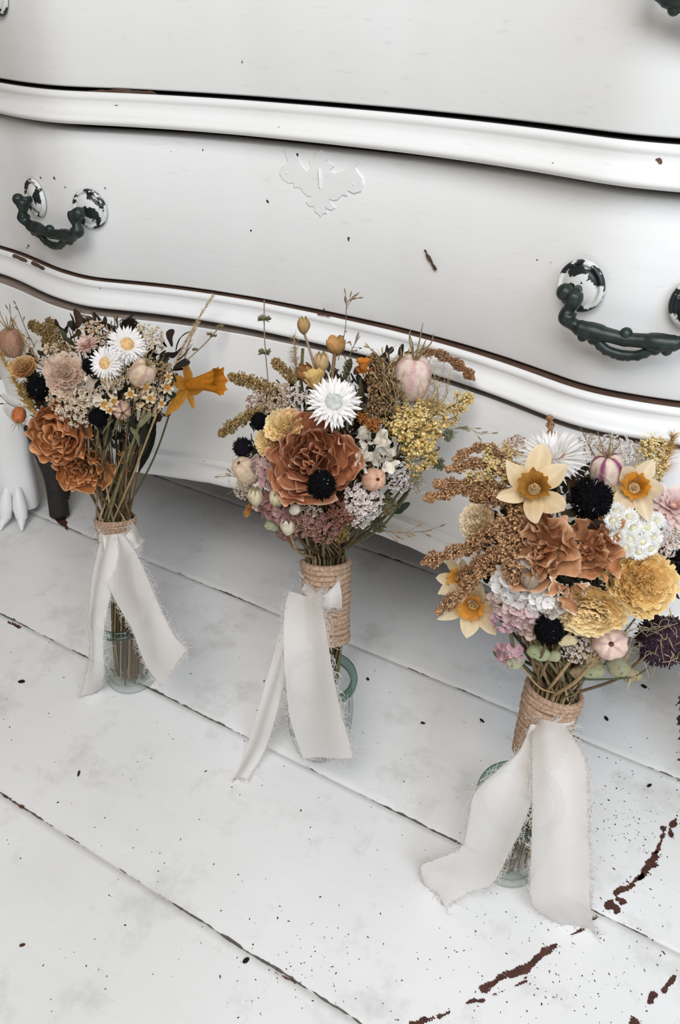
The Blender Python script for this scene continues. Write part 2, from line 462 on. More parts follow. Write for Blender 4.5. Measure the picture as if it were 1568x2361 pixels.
def chips(mb, path, ragged, step, zoff=.0020, mi=1, seed=4):
    nz_ = Noise(seed, .12); n2 = Noise(seed + 1, .6)
    us = [p[0] for p in path]; vs = [p[1] for p in path]; wm = max(p[2] for p in path) + ragged + 3
    fn = lambda UU, VV: -seg_dist(UU, VV, path) + ragged * nz_(np.stack([UU, VV, 0 * UU], -1)) + .8 * n2(np.stack([UU, VV, 0 * UU], -1))
    V, Fs = clipfield(fn, min(us) - wm, max(us) + wm, min(vs) - wm, max(vs) + wm, step, lambda a, b: surf(a, b, zoff))
    if Fs: mb.add(V, Fs, np.ones(3), mi)
D1 = drawer(.8835, 1.131, lambda x: 0)
chips(D1, [(196, 210.5, 0), (225, 210, 3), (290, 211, 6), (345, 214, 4), (362, 217, 0)], 2.0, 1.6, -.0018)
chips(D1, [(1330, 232, -.5), (1333, 236, .2)], 1, 1.5, -.0018)
upper = D1.build('drawer', [PAINT, BAREWOOD], chest, label='upper drawer front with a brown chip along its bottom edge')
D2 = drawer(.6030, .8250, lambda x: -.0045 * min(1, max(0, (x + .75) / .45)))
chips(D2, [(980, 577, 2), (990, 597, 2.4), (1003, 620, 3)], 4.5, 1.4, -.0018, 1, 7)
for (a, b) in ((92, 408), (124, 409), (149, 430), (241, 432), (746, 712), (1268, 603)): chips(D2, [(a, b, 1.2), (a + 2, b + 3, 1.0)], .8, 1.2, -.0018, 1, a)
lower = D2.build('drawer', [PAINT, BAREWOOD], chest, label='lower drawer front with a painted-over keyhole plate and two hanging handles')
for pth, rg, zo, sd in (([(1513, 368, 1), (1521, 371, 6)], 4, .0052, 12), ([(264, 243, 1), (272, 243, 1)], .5, .0052, 2), ([(620, 257, 1), (623, 257, 1)], .5, .0052, 2)):
    mb = MB(); chips(mb, pth, rg, 1.3, zo, 0, sd); mb.build('paint_chip', BAREWOOD, chest, label='bare brown chip on the upper rail')
mb = MB()
pass
for pth, rg, sd in (([(33, 590, 4.5), (60, 601, 4.5)], 2, 3), ([(76, 607, 4), (98, 618, 5)], 2, 5), ([(735, 724, 1.5), (760, 728, 2)], 2, 5)):
    mb = MB(); chips(mb, pth, rg, 1.5, .0086, 0, sd); mb.build('paint_chip', BAREWOOD, chest, label='bare brown chip on the lower rail')
# apron (base panel) with its worn top ledge and moulded lower edge
def aoff(x): return float(np.interp(x, [-1.36, -1.1, -.7, -.3, 0.2], [.034, .028, .018, .010, .006]))
mb = MB()
chest_sweep(mb, [(-.0, .302), (.0, .546), (-.0005, .5475), (-.002, .548)], off=aoff)
chest_sweep(mb, [(-.002, .548), (-.006, .5482), (-.06, .5482)], 1, off=aoff)
mb.build('apron', [PAINT, LEDGE], chest, label='plain lower panel with a worn brown top ledge')
mb = MB()
chest_sweep(mb, [(-.002, .304), (.008, .302), (.0085, .298), (.004, .291), (.003, .285), (.007, .281), (.012, .276), (.0135, .266), (.011, .258), (.003, .254), (-.05, .254)], off=aoff,
            wob=lambda x, o, z: (chipw(x) * 2.2 if z < .262 else 0))
mb.build('apron_moulding', PAINT, chest)
# escutcheon
esc = [(735,130),(790,175),(822,228),(797,265),(895,320),(838,378),(900,415),(1000,392),(1075,330),(1120,290),(1205,245),(1155,345),(1180,400),(1235,470),(1247,550),(1215,635),(1135,660),(1058,622),(1050,690),(992,675),(930,738),(880,746),(828,727),(862,790),(905,838),(860,862),(805,850),(780,822),(805,903),(757,905),(725,945),(692,905),(658,885),(640,815),(590,818),(545,765),(610,697),(560,690),(512,640),(486,600),(432,580),(402,592),(398,525),(330,536),(265,490),(225,420),(258,335),(330,280),(300,200),(280,130),(350,140),(402,205),(450,232),(500,330),(560,395),(612,350),(600,300),(582,262),(645,238),(652,182)]
mb = MB(); cu, cv = 735, 520
def epx(a, b): return 600 + a / 5.227, 320 + b / 5.227
rings = []
for k, h in ((1.0, -.006), (1.0, -.0030), (.975, -.0022)):
    rings.append([surf(*epx(cu + (a - cu) * k, cv + (b - cv) * k), h) for a, b in esc])
n_ = len(esc); V = [p for r_ in rings for p in r_]; Fs = []
for k in range(2):
    for i in range(n_):
        j = (i + 1) % n_; Fs.append((k * n_ + i, k * n_ + j, (k + 1) * n_ + j, (k + 1) * n_ + i)[::-1])
Fs.append([2 * n_ + i for i in range(n_)][::-1])
mb.add(V, Fs, np.ones(3))
for a, b, rr in ((1125, 548, 22), (325, 410, 22), (715, 375, 30)): mb.sphere(surf(*epx(a, b), -.0024), .0009 * rr / 22, np.ones(3), 6, 10)
mb.tube([surf(*epx(715, 380), -.0024), surf(*epx(722, 480), -.002), surf(*epx(722, 590), -.0024)], [.0016, .0018, .0014], np.ones(3), 6)
mb.build('keyhole_plate', PAINT, lower, smooth=False, label='bat-wing keyhole plate painted over in white')

# handles
def handle(dr, xc, zc, half=.066, bail=True, plates=(-1, 1), swing=.028):
    def loc(a, b, o):      # a along width (U), b height (U), o outwards (U)
        x = xc + a; n0 = fnorm(xc); tx = np.array([-n0[1], n0[0]])
        p = np.array([xc, fy(xc)]) + tx * a + n0 * (o * .60 + .001)
        return np.array([p[0] * U, p[1] * U, (zc + b) * U])
    for s_ in plates:
        x = xc + s_ * half; n0 = fnorm(x); t0 = np.array([-n0[1], n0[0]])
        c = np.array([x * U, fy(x) * U, zc * U]); nn = np.array([n0[0], n0[1], 0]); tt = np.array([t0[0], t0[1], 0]); zz = np.array([0, 0, 1.])
        pr = [(.0300, -.001), (.0300, .002), (.0285, .0045), (.0262, .005), (.0245, .0035), (.0238, .002), (.021, .0045), (.014, .008), (.007, .0095), (.0005, .010)]
        mb = MB(); G = np.array([[c + U * (r_ * (math.cos(a) * tt + math.sin(a) * zz) + o_ * nn) for a in np.linspace(0, 2 * math.pi, 40, endpoint=False)] for r_, o_ in pr])
        for k in range(2, 4):
            for j in range(40): G[k][j] += nn * U * .0006 * (j % 2)
        mb.grid(G, np.ones(3), closed=True)
        pl = mb.build('handle_plate', PLATE, dr, label='round backplate with white paint flaking off black iron')
    if not bail: return
    mb = MB()
    n0 = fnorm(xc)
    for s_ in (-1, 1):
        # post standing out of the plate, ball on the outer side, eye of the bail
        a = s_ * half
        mb.tube([loc(a, 0, .004), loc(a, 0, .02), loc(a, 0, .034)], [.0052 * U, .0048 * U, .0055 * U], np.ones(3), 10)
        mb.sphere(loc(a + s_ * -.0, -.004, .036), .0082 * U, np.ones(3), 10, 16)
        mb.sphere(loc(a + s_ * .011, 0.000, .034), .0098 * U, np.ones(3), 10, 16)
        P = [(-.0 * s_ + a, .002, .034), (a + s_ * .001, -.012, .036), (a + s_ * .004, -.022, .037), (a + s_ * .000, -.031, .038), (a - s_ * .012, -.037, .038), (a - s_ * .028, -.039, .039), (a - s_ * .046, -.040, .039), (-s_ * .003, -.042, .039)]
        C = bez([loc(*p) for p in P], 40)
        t = np.linspace(0, 1, 40)
        rad = U * (.0090 + .0020 * np.sin(t * 22) * (t < .55) + .0018 * np.exp(-((t - .72) / .1) ** 2) - .001 * (t > .8))
        mb.tube(C, rad, np.ones(3), 12)
        # scalloped lower loop
        P2 = [(s_ * .034, -.042), (s_ * .027, -.051), (s_ * .015, -.058), (-s_ * .002, -.060)]
        C2 = bez([loc(p[0], p[1], .039) for p in P2], 16)
        mb.tube(C2, U * .0056, np.ones(3), 10)
        for k in range(0, 16, 3): mb.sphere(C2[k] + np.array([0, 0, -.0018 * U]), .0052 * U, np.ones(3), 6, 10)
        mb.sphere(loc(s_ * .046, -.046, .039), .0065 * U, np.ones(3), 8, 10)
        mb.sphere(loc(s_ * .034, -.047, .039), .007 * U, np.ones(3), 8, 10)
    mb.sphere(loc(0, -.035, .040), .0075 * U, np.ones(3), 8, 12)
    mb.build('bail_handle', IRON, dr, label='black-green iron drop handle with a scalloped middle')
handle(lower, -1.060, .714); handle(lower, -.1495, .722, half=.0640)
handle(upper, -1.060, .998, bail=False, plates=(-1,)); handle(upper, -.125, 1.040)
# cabriole leg with claw foot
mb = MB()
ks = [(-1.385, .985, .33, .060, .045), (-1.388, .975, .26, .058, .055), (-1.392, .962, .20, .050, .052), (-1.392, .950, .14, .050, .046), (-1.390, .945, .09, .053, .046), (-1.386, .945, .055, .048, .042), (-1.386, .945, .02, .042, .036)]
P = bez([k[:3] for k in ks], 26); RX = np.interp(np.linspace(0, 6, 26), range(7), [k[3] for k in ks]); RY = np.interp(np.linspace(0, 6, 26), range(7), [k[4] for k in ks])
G = np.array([[(P[i][0] * U + U * RX[i] * math.cos(a) * (1 + .05 * math.cos(5 * a)), P[i][1] * U + U * RY[i] * math.sin(a), P[i][2] * U) for a in np.linspace(0, 2 * math.pi, 32, endpoint=False)] for i in range(26)])
mb.grid(G, np.ones(3), closed=True)
leg = mb.build('leg', PAINT, chest, label='short curved leg ending in a claw foot')
for dx, dy, ang in ((-.034, -.030, -122), (-.010, -.042, -98), (.014, -.040, -76), (.034, -.026, -48)):
    a = math.radians(ang); d = np.array([math.cos(a), math.sin(a)])
    mb = MB(); b0 = np.array([-1.386 + dx * 1.0, .940 + dy * .8])
    C = bez([(*(b0 * U), .085 * U), (*((b0 + d * .012) * U), .062 * U), (*((b0 + d * .022) * U), .038 * U), (*((b0 + d * .028) * U), .020 * U)], 14)
    mb.tube(C, U * np.interp(np.linspace(0, 1, 14), [0, .35, .6, 1], [.008, .014, .016, .012]), np.ones(3), 12)
    toe = mb.build('claw_toe', PAINT, leg)
    C = bez([(*((b0 + d * .026) * U), .022 * U), (*((b0 + d * .042) * U), .016 * U), (*((b0 + d * .052) * U), .003 * U)], 8)
    mb2 = MB(); mb2.tube(C, U * np.array([.010, .010, .0095, .0085, .007, .005, .0035, .002]), np.ones(3), 10)
    mb2.build('claw_nail', PAINT, leg)
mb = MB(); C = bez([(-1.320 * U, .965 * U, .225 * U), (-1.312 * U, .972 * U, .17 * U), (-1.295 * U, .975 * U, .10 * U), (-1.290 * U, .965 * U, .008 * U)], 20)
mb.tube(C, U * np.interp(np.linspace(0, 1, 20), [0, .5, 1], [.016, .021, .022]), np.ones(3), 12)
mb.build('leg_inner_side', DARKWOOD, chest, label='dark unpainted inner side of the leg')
mb = MB()
for x in (XR + .0,):
    G = np.array([[((x - .02) * U - (P[i][0] + 1.386) * U + U * RX[i] * math.cos(a), P[i][1] * U + U * RY[i] * math.sin(a), P[i][2] * U) for a in np.linspace(0, 2 * math.pi, 24, endpoint=False)] for i in range(26)])
    mb.grid(G, np.ones(3), closed=True)
mb.build('leg', PAINT, chest)

# ------------------------------------------------------------------ flower builders (local unit frame, +z is the face)
rng = np.random.RandomState(11)
def frame(nrm, spin=0.0, upv=None):
    z = unit(nrm); a = np.array([0, 0, 1.]) if upv is None else np.asarray(upv)
    x = np.cross(a, z)
    if np.linalg.norm(x) < 1e-3: x = np.array([1., 0, 0])
    x = unit(x); y = np.cross(z, x)
    c, s_ = math.cos(spin), math.sin(spin)
    return np.array([c * x + s_ * y, -s_ * x + c * y, z])
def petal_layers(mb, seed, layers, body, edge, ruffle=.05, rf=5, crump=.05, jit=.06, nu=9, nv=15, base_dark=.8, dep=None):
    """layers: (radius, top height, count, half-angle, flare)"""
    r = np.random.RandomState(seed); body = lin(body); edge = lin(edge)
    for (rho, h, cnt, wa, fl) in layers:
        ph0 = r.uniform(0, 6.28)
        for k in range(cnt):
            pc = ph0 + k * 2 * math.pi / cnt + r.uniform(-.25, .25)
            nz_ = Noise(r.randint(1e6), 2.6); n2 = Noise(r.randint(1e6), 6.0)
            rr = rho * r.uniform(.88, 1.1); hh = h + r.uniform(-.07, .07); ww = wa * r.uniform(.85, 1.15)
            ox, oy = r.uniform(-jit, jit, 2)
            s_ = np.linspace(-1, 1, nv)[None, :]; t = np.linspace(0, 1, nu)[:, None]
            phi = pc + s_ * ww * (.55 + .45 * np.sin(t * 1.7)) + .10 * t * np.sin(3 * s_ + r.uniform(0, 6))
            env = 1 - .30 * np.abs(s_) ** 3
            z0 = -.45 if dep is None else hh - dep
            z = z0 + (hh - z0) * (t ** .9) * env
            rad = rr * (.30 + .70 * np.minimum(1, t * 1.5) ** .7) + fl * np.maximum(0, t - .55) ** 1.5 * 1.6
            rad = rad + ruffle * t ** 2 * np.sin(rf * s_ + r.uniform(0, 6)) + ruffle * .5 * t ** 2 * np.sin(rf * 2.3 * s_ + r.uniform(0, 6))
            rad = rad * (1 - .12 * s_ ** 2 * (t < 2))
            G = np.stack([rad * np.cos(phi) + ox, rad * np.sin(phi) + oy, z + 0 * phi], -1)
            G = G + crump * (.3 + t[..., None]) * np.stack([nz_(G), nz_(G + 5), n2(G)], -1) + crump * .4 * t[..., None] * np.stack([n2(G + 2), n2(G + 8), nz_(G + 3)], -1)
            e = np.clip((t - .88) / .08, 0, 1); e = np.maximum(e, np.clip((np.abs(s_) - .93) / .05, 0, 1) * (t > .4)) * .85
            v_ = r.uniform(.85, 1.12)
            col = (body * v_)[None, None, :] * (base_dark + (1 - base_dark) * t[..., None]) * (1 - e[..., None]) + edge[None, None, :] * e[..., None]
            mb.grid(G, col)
def rose(seed, body='b56636', edge='dd9a68'):
    mb = MB()
    L = [(.08, .42, 2, 1.3, .0), (.17, .45, 3, 1.1, .0), (.27, .46, 3, 1.0, .0), (.38, .46, 4, .9, .0), (.49, .45, 4, .85, .02), (.60, .42, 5, .78, .04), (.70, .38, 5, .75, .06), (.79, .30, 6, .68, .10), (.85, .15, 6, .66, .2)]
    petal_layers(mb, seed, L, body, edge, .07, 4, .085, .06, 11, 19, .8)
    mb.sphere((0, 0, -.45), (.28, .28, .2), lin(body) * .6)
    return mb, []
def big_fold_rose(seed, body='c07a4c', edge='dca078'):
    mb = MB()
    L = [(.14, .40, 2, 1.2, .0), (.30, .42, 3, 1.0, .05), (.48, .38, 4, .85, .12), (.66, .30, 4, .8, .25), (.78, .12, 5, .75, .36)]
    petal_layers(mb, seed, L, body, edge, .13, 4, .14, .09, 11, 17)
    mb.sphere((0, 0, -.45), (.28, .28, .2), lin(body) * .6)
    return mb, []
def ranunculus(seed, body='f8dc98', edge='fdf0c4', n=11):
    mb = MB(); L = []
    for i in range(n):
        q = (i + 1) / n
        L.append((.06 + .82 * q, .40 - .42 * q ** 2.4, 3 + int(6 * q), 1.15 - .55 * q, .03 + .22 * q ** 3))
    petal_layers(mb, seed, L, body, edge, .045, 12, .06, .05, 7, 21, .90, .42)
    mb.sphere((0, 0, -.4), (.35, .35, .2), lin(body) * .6)
    return mb, []
def ray_petals(mb, r, n, L, W, el, base_r, col, tip, curl=.1, pointed=.7, z0=0, nu=6):
    for k in range(n):
        a = k * 2 * math.pi / n + r.uniform(-.08, .08); l = L * r.uniform(.88, 1.08); w_ = W * r.uniform(.85, 1.1); e = el + r.uniform(-.1, .1)
        t = np.linspace(0, 1, nu)[:, None]; s_ = np.linspace(-1, 1, 4)[None, :]
        wid = w_ * (np.sin(math.pi * np.clip(t, 0, 1) ** .75) ** pointed * .9 + .12 * (1 - t)) * (1 - .0 * t)
        wid[-1] = w_ * .03
        x = base_r + l * t * math.cos(e) - 0 * s_; z = z0 + l * (t * math.sin(e) + curl * t ** 2) + .25 * np.abs(s_) * wid
        y = s_ * wid
        X = x * math.cos(a) - y * math.sin(a); Y = x * math.sin(a) + y * math.cos(a)
        G = np.stack([X + 0 * s_, Y, z], -1)
        c = lin(col) * (1 - t[..., None] ** 2) + lin(tip) * t[..., None] ** 2; c = c * r.uniform(.92, 1.04) + 0 * G
        mb.grid(G, c)
def strawflower(seed, col='faf6f2', tip='fdfbf9', disc='c6c6bd', kind='flat'):
    r = np.random.RandomState(seed); mb = MB(); cen = MB()
    if kind == 'flat':
        for i, (n, l, el, z0) in enumerate([(26, .70, -.12, -.10), (26, .68, .08, -.04), (24, .60, .26, .02), (22, .46, .5, .06)]):
            ray_petals(mb, r, n, l, .075, el, .27, col, tip, .04, .6, z0)
        cen.sphere((0, 0, .06), (.31, .31, .16), lin(disc), 12, 20)
        for k in range(240):
            a = r.uniform(0, 6.28); q = math.sqrt(r.uniform(0, 1)) * .30
            cen.sphere((q * math.cos(a), q * math.sin(a), .06 + .155 * math.sqrt(max(0, 1 - (q / .31) ** 2))), .014, lin(disc) * r.uniform(.75, 1.2), 4, 5)
    elif kind == 'spiky':
        for i, (n, l, el, z0) in enumerate([(30, .78, -.25, -.1), (30, .80, 0.0, -.05), (30, .76, .2, 0), (26, .62, .45, .02), (24, .55, .95, .0), (20, .55, 1.25, .0), (14, .5, 1.45, 0)]):
            ray_petals(mb, r, n, l, .045, el, .24 if i < 4 else .20 - .03 * (i - 4), col, tip, .05, .7, z0)
        ray_petals(cen, r, 40, .10, .03, .5, .24, 'c98a4a', 'd9a468', 0, .6, .06)
        cen.sphere((0, 0, .0), (.2, .2, .12), lin(disc), 8, 14)
    else:
        for i, (n, l, el, z0) in enumerate([(14, .72, -.1, -.1), (14, .74, .15, -.04), (13, .68, .4, .0), (11, .56, .75, .02), (8, .42, 1.1, .02), (6, .3, 1.35, .02)]):
            ray_petals(mb, r, n, l, .15, el, .16 if i < 3 else .1, col, tip, .12, .55, z0, 8)
        cen.sphere((0, 0, .0), (.14, .14, .1), lin(disc), 8, 12)
    mb.sphere((0, 0, -.12), (.3, .3, .12), lin(col) * .8)
    return mb, [('flower_centre', cen, GRAIN)]
def scabiosa(seed, body='0e0d0f', n=900, squash=.85):
    r = np.random.RandomState(seed); mb = MB(); mb.sphere((0, 0, 0), (.82, .82, .82 * squash), lin(body), 14, 20)
    c = lin(body)
    for k in range(n):
        d = unit(r.normal(size=3)); q = unit(np.cross(d, r.normal(size=3))); p = d * np.array([1, 1, squash])
        b0 = p * .78; l = r.uniform(.12, .25); w_ = r.uniform(.03, .065); tip = b0 + d * l * .9 + .06 * r.normal(size=3)
        q2 = np.cross(d, q)
        cc = c * r.uniform(.5, 2.2) if r.rand() > .02 else lin('8a8a86')
        mb.add([b0 - q * w_, b0 + q * w_, b0 + q2 * w_, tip + q * w_ * .4, tip - q * w_ * .4], [(0, 1, 3, 4), (1, 2, 3), (2, 0, 4), (2, 4, 3)], cc)
    return mb, []
def daffodil(seed, pet='ecd3a6', petb='e2bd80', cor='d08a2c', trumpet=.42, tr=.30, spread=.15, narrow=.30):
    r = np.random.RandomState(seed); mb = MB()
    for k in range(6):
        a = k * math.pi / 3 + r.uniform(-.24, .24); el = spread + r.uniform(-.25, .25) + (.12 if k % 2 else 0)
        t = np.linspace(0, 1, 12)[:, None]; s_ = np.linspace(-1, 1, 9)[None, :]
        wid = narrow * r.uniform(.85, 1.2) * (np.sin(math.pi * np.clip(t * .93 + .07, 0, 1)) ** .8)
        nz_ = Noise(r.randint(1e6), 3.)
        l = r.uniform(.78, 1.12); cup = r.uniform(-.5, .6); bend = r.uniform(-.35, .6)
        x = .08 + l * t * math.cos(el) - bend * .2 * t ** 2; z = l * t * math.sin(el) + bend * t ** 2 * .35 + cup * wid * np.abs(s_) ** 1.5 - .03 * (k % 2)
        y = s_ * wid * (1 - .25 * abs(cup)) + .05 * t ** 2 * r.uniform(-1, 1)
        X = x * math.cos(a) - y * math.sin(a); Y = x * math.sin(a) + y * math.cos(a)
        G = np.stack([X + 0 * s_, Y, z + 0 * s_], -1); G = G + .075 * np.stack([nz_(G), nz_(G + 4), nz_(G + 9)], -1) * (t[..., None])
        ridge = (1 - .10 * np.abs(np.sin(s_ * 9)))[..., None]
        c = (lin(petb) * (1 - t[..., None]) + lin(pet) * t[..., None]) * ridge + 0 * G
        mb.grid(G, c)
    co = MB(); nz_ = Noise(seed + 3, 2.5)
    t = np.linspace(0, 1, 10)[:, None]; a = np.linspace(0, 2 * math.pi, 48, endpoint=False)[None, :]
    rad = tr * (.45 + .40 * t + .35 * t ** 5) * (1 + .10 * t ** 3 * np.sin(11 * a + 1) + .06 * t ** 3 * np.sin(17 * a))
    G = np.stack([rad * np.cos(a), rad * np.sin(a), trumpet * t + .05 * t ** 3 * np.sin(7 * a)], -1)
    G = G + .05 * t[..., None] * np.stack([nz_(G * 2), nz_(G * 2 + 4), nz_(G + 9)], -1)
    co.grid(G, (lin(cor) * (.75 + .25 * t[..., None]) * (1 - .12 * np.abs(np.sin(a * 6))[..., None])) + 0 * G, closed=True)
    for k in range(6):
        aa = k * 1.05; co.tube([(.04 * math.cos(aa), .04 * math.sin(aa), 0), (.06 * math.cos(aa), .06 * math.sin(aa), trumpet * .7)], [.012, .016], lin('e6c07a'), 5)
    mb.tube([(0, 0, -.35), (0, 0, -.1), (0, 0, .02)], [.06, .07, .13], lin(petb) * .8, 8)
    return mb, [('trumpet', co, PETAL)]
def nigella(seed, body='e8cdb4', stripe='9c4f6e', horns=1, amt=.7, thr=18, threadlen=1.0, tl=1.18):
    r = np.random.RandomState(seed); mb = MB(); nz_ = Noise(seed, 2.2)
    t = np.linspace(0, 1, 22)[:, None]; a = np.linspace(0, 2 * math.pi, 60, endpoint=False)[None, :]
    rad = np.sin(math.pi * np.clip(t, .015, .985)) ** .62 * .92
    lobe = 1 - .10 * np.abs(np.cos(2.5 * a)) ** 6 * np.sin(math.pi * t)
    rad = rad * lobe
    z = -1.0 * tl * np.cos(math.pi * t) - .10 * np.maximum(0, t - .9) * 10 * .6
    G = np.stack([rad * np.cos(a), rad * np.sin(a), z + 0 * a], -1); G = G + .02 * nz_(G * 2)[..., None]
    st = np.clip(np.abs(np.sin(2.5 * a)) ** 5 * 1.4 * (.25 + .9 * t) + .35 * nz_(G * 1.4) - .15, 0, 1) * amt
    c = lin(body) * (1 - st[..., None]) + lin(stripe) * st[..., None]
    mb.grid(G, c, closed=True)
    for k in range(5 if horns else 0):
        aa = k * 2 * math.pi / 5 + math.pi / 5 * 0; d = np.array([math.cos(aa), math.sin(aa), 0])
        P = bez([d * .12 + (0, 0, tl * .92), d * .25 + (0, 0, tl * 1.25), d * r.uniform(.35, .6) + (0, 0, tl * 1.7), d * r.uniform(.3, .9) + (0, 0, tl * r.uniform(2.0, 2.4))], 10)
        mb.tube(P, np.linspace(.06, .02, 10), lin('a08c62'), 6)
    th = MB()
    for k in range(thr):
        aa = r.uniform(0, 6.28); d = np.array([math.cos(aa), math.sin(aa), 0])
        q = threadlen * r.uniform(.7, 1.3)
        P0 = np.array([0, 0, -tl * 1.05]); P1 = d * .9 * q + (0, 0, -tl * 1.0); P2 = d * 1.35 * q + r.normal(size=3) * .2 + (0, 0, -.3); P3 = d * 1.3 * q + r.normal(size=3) * .35 + (0, 0, .5)
        C = bez([P0, P1, P2, P3], 12); th.tube(C, np.linspace(.028, .012, 12), lin('b79c70'), 4)
        for j in (5, 7, 9):
            e = C[j] + unit(r.normal(size=3)) * .45 * q; th.tube(bez([C[j], (C[j] + e) / 2 + r.normal(size=3) * .08, e], 5), np.linspace(.018, .008, 5), lin('b79c70'), 3)
    return mb, ([('thread_bracts', th, STEM)] if thr else [])
def blobs(mb, P, rad, cols, r):
    I = np.array([(0, .53, .85), (0, -.53, .85), (0, .53, -.85), (0, -.53, -.85), (.53, .85, 0), (-.53, .85, 0), (.53, -.85, 0), (-.53, -.85, 0), (.85, 0, .53), (-.85, 0, .53), (.85, 0, -.53), (-.85, 0, -.53)])
    T = [(0, 1, 8), (0, 8, 4), (0, 4, 5), (0, 5, 9), (0, 9, 1), (1, 9, 7), (1, 7, 6), (1, 6, 8), (8, 6, 10), (8, 10, 4), (4, 10, 2), (4, 2, 5), (5, 2, 11), (5, 11, 9), (9, 11, 7), (3, 6, 7), (3, 10, 6), (3, 2, 10), (3, 11, 2), (3, 7, 11)]
    for p, q, c in zip(P, rad, cols):
        J = I * q * r.uniform(.6, 1.35, (12, 1)) * r.uniform(.7, 1.3, 3)
        mb.add(J + p, T, c)
def spike(pts, w_, col, col2, seed, dens=1.0, grain=.055):
    """amaranth: world-space grains round a curve"""
    r = np.random.RandomState(seed); mb = MB(); C = bez(pts, 40); L = np.linalg.norm(np.diff(C, axis=0), axis=1).sum()
    mb.tube(C, w_ * .18, lin(col) * .6, 5)
    n = int(dens * L / w_ * 110)
    P = []; q = []; cc = []
    for k in range(n):
        t = r.beta(1.1, .9); i = min(int(t * 39), 38); p = C[i] + (C[i + 1] - C[i]) * r.rand()
        T = unit(C[i + 1] - C[i]); d = unit(np.cross(T, r.normal(size=3)))
        env = w_ * (min(1, (1 - t) * 5 + .25)) * (.8 + .3 * math.sin(t * 31 + seed))
        P.append(p + d * env * math.sqrt(r.uniform(.1, 1)) + T * .2 * w_); q.append(grain * w_ * r.uniform(1.2, 2.5) + .00012)
        cc.append(lin(col) * (1 - (x := r.rand() ** 1.5)) + lin(col2) * x)
    blobs(mb, P, q, cc, r); return mb
def cluster(seed, n, fr, col, cen, petals=4, pw=.5, spread=1.0, dome=.55, twig='8c7350', ctr=.22, open_=.5):
    """flat-topped head of small florets in local units"""
    r = np.random.RandomState(seed); mb = MB(); col = lin(col); cen = lin(cen)
    for k in range(n):
        q = math.sqrt((k + .5) / n) * spread; a = k * 2.39996 + r.uniform(-.3, .3)
        p = np.array([q * math.cos(a), q * math.sin(a), dome * math.sqrt(max(0, 1 - .8 * q * q / spread ** 2)) - dome + r.uniform(-.10, .10)])
        nn = unit(np.array([p[0] * 1.0, p[1] * 1.0, .9]) + r.normal(size=3) * .35); M_ = frame(nn, r.uniform(0, 6))
        f = fr * r.uniform(.75, 1.2); v_ = r.uniform(.85, 1.08)
        for j in range(petals):
            b = j * 2 * math.pi / petals + r.uniform(-.2, .2); e = open_ + r.uniform(-.35, .35)
            t = np.linspace(0, 1, 4)[:, None]; s_ = np.linspace(-1, 1, 3)[None, :]
            wd = pw * f * np.sin(math.pi * np.clip(t * .85 + .12, 0, 1)) ** .6
            x = f * (.1 + t * math.cos(e)); z = f * t * math.sin(e) + .15 * f * s_ ** 2; y = s_ * wd
            G = np.stack([x * math.cos(b) - y * math.sin(b), x * math.sin(b) + y * math.cos(b), z + 0 * y], -1) @ M_ + p
            mb.grid(G, np.clip(col * v_ * (.86 + .14 * t[..., None]), 0, 1) + 0 * G)
        if ctr: mb.sphere(p + nn * f * .15, ctr * f, cen * v_, 4, 6)
        if k % 3 == 0: mb.tube(bez([p, p * .4 + (0, 0, -dome * .9)], 4), .012 + .012 * fr, lin(twig), 4)
    return mb, []
def tulip(seed, body='dcb98c', open_=.0, tall=1.25):
    r = np.random.RandomState(seed); mb = MB()
    for k in range(6):
        a0 = k * math.pi / 3 + r.uniform(-.1, .1); nz_ = Noise(r.randint(1e6), 2.5); o_ = open_ * r.uniform(.5, 1.4)
        t = np.linspace(0, 1, 12)[:, None]; s_ = np.linspace(-1, 1, 7)[None, :]
        a = a0 + s_ * .75 * (1 - .55 * t ** 3)
        rad = (.92 if k % 2 else .84) * np.sin(math.pi * np.clip(.06 + .80 * t, 0, 1)) ** .7 + o_ * t ** 2
        z = -tall + 2 * tall * t * (1 - .10 * s_ ** 2)
        G = np.stack([rad * np.cos(a), rad * np.sin(a), z], -1); G = G + .05 * np.stack([nz_(G), nz_(G + 3), 0 * nz_(G)], -1)
        mb.grid(G, lin(body) * r.uniform(.88, 1.06) * (1 - .08 * np.abs(np.sin(8 * s_)))[..., None] + 0 * G)
    mb.sphere((0, 0, -tall), (.3, .3, .15), lin(body) * .6)
    return mb, []
def crumpled(seed, body='e9e0cd', n=5):
    mb = MB(); petal_layers(mb, seed, [(.30, .35, 2, .9, .05), (.6, .25, 3, .8, .25), (.75, .0, n - 2, .6, .4)], body, 'f3eddd', .15, 4, .16, .12, 10, 13, .9)
    return mb, []
def bladder(seed, body='b9b896'):
    r = np.random.RandomState(seed); mb = MB(); nz_ = Noise(seed, 2)
    for k in range(3):
        c = np.array([r.uniform(-.35, .35), r.uniform(-.35, .35), r.uniform(-.1, .1)]); t = np.linspace(0, 1, 10)[:, None]; a = np.linspace(0, 2 * math.pi, 22, endpoint=False)[None, :]
        rad = .75 * np.sin(math.pi * np.clip(t, .02, .98)) ** .7 * (1 + .05 * np.cos(6 * a)); z = -.5 * np.cos(math.pi * t)
        G = np.stack([rad * np.cos(a), rad * np.sin(a) * .85, z + 0 * a], -1); G = G + c + .05 * nz_(G * 2)[..., None]
        mb.grid(G, lin(body) * r.uniform(.85, 1.1) * (1 - .12 * np.abs(np.cos(3 * a)) ** 8)[..., None] + 0 * G, closed=True)
    return mb, []
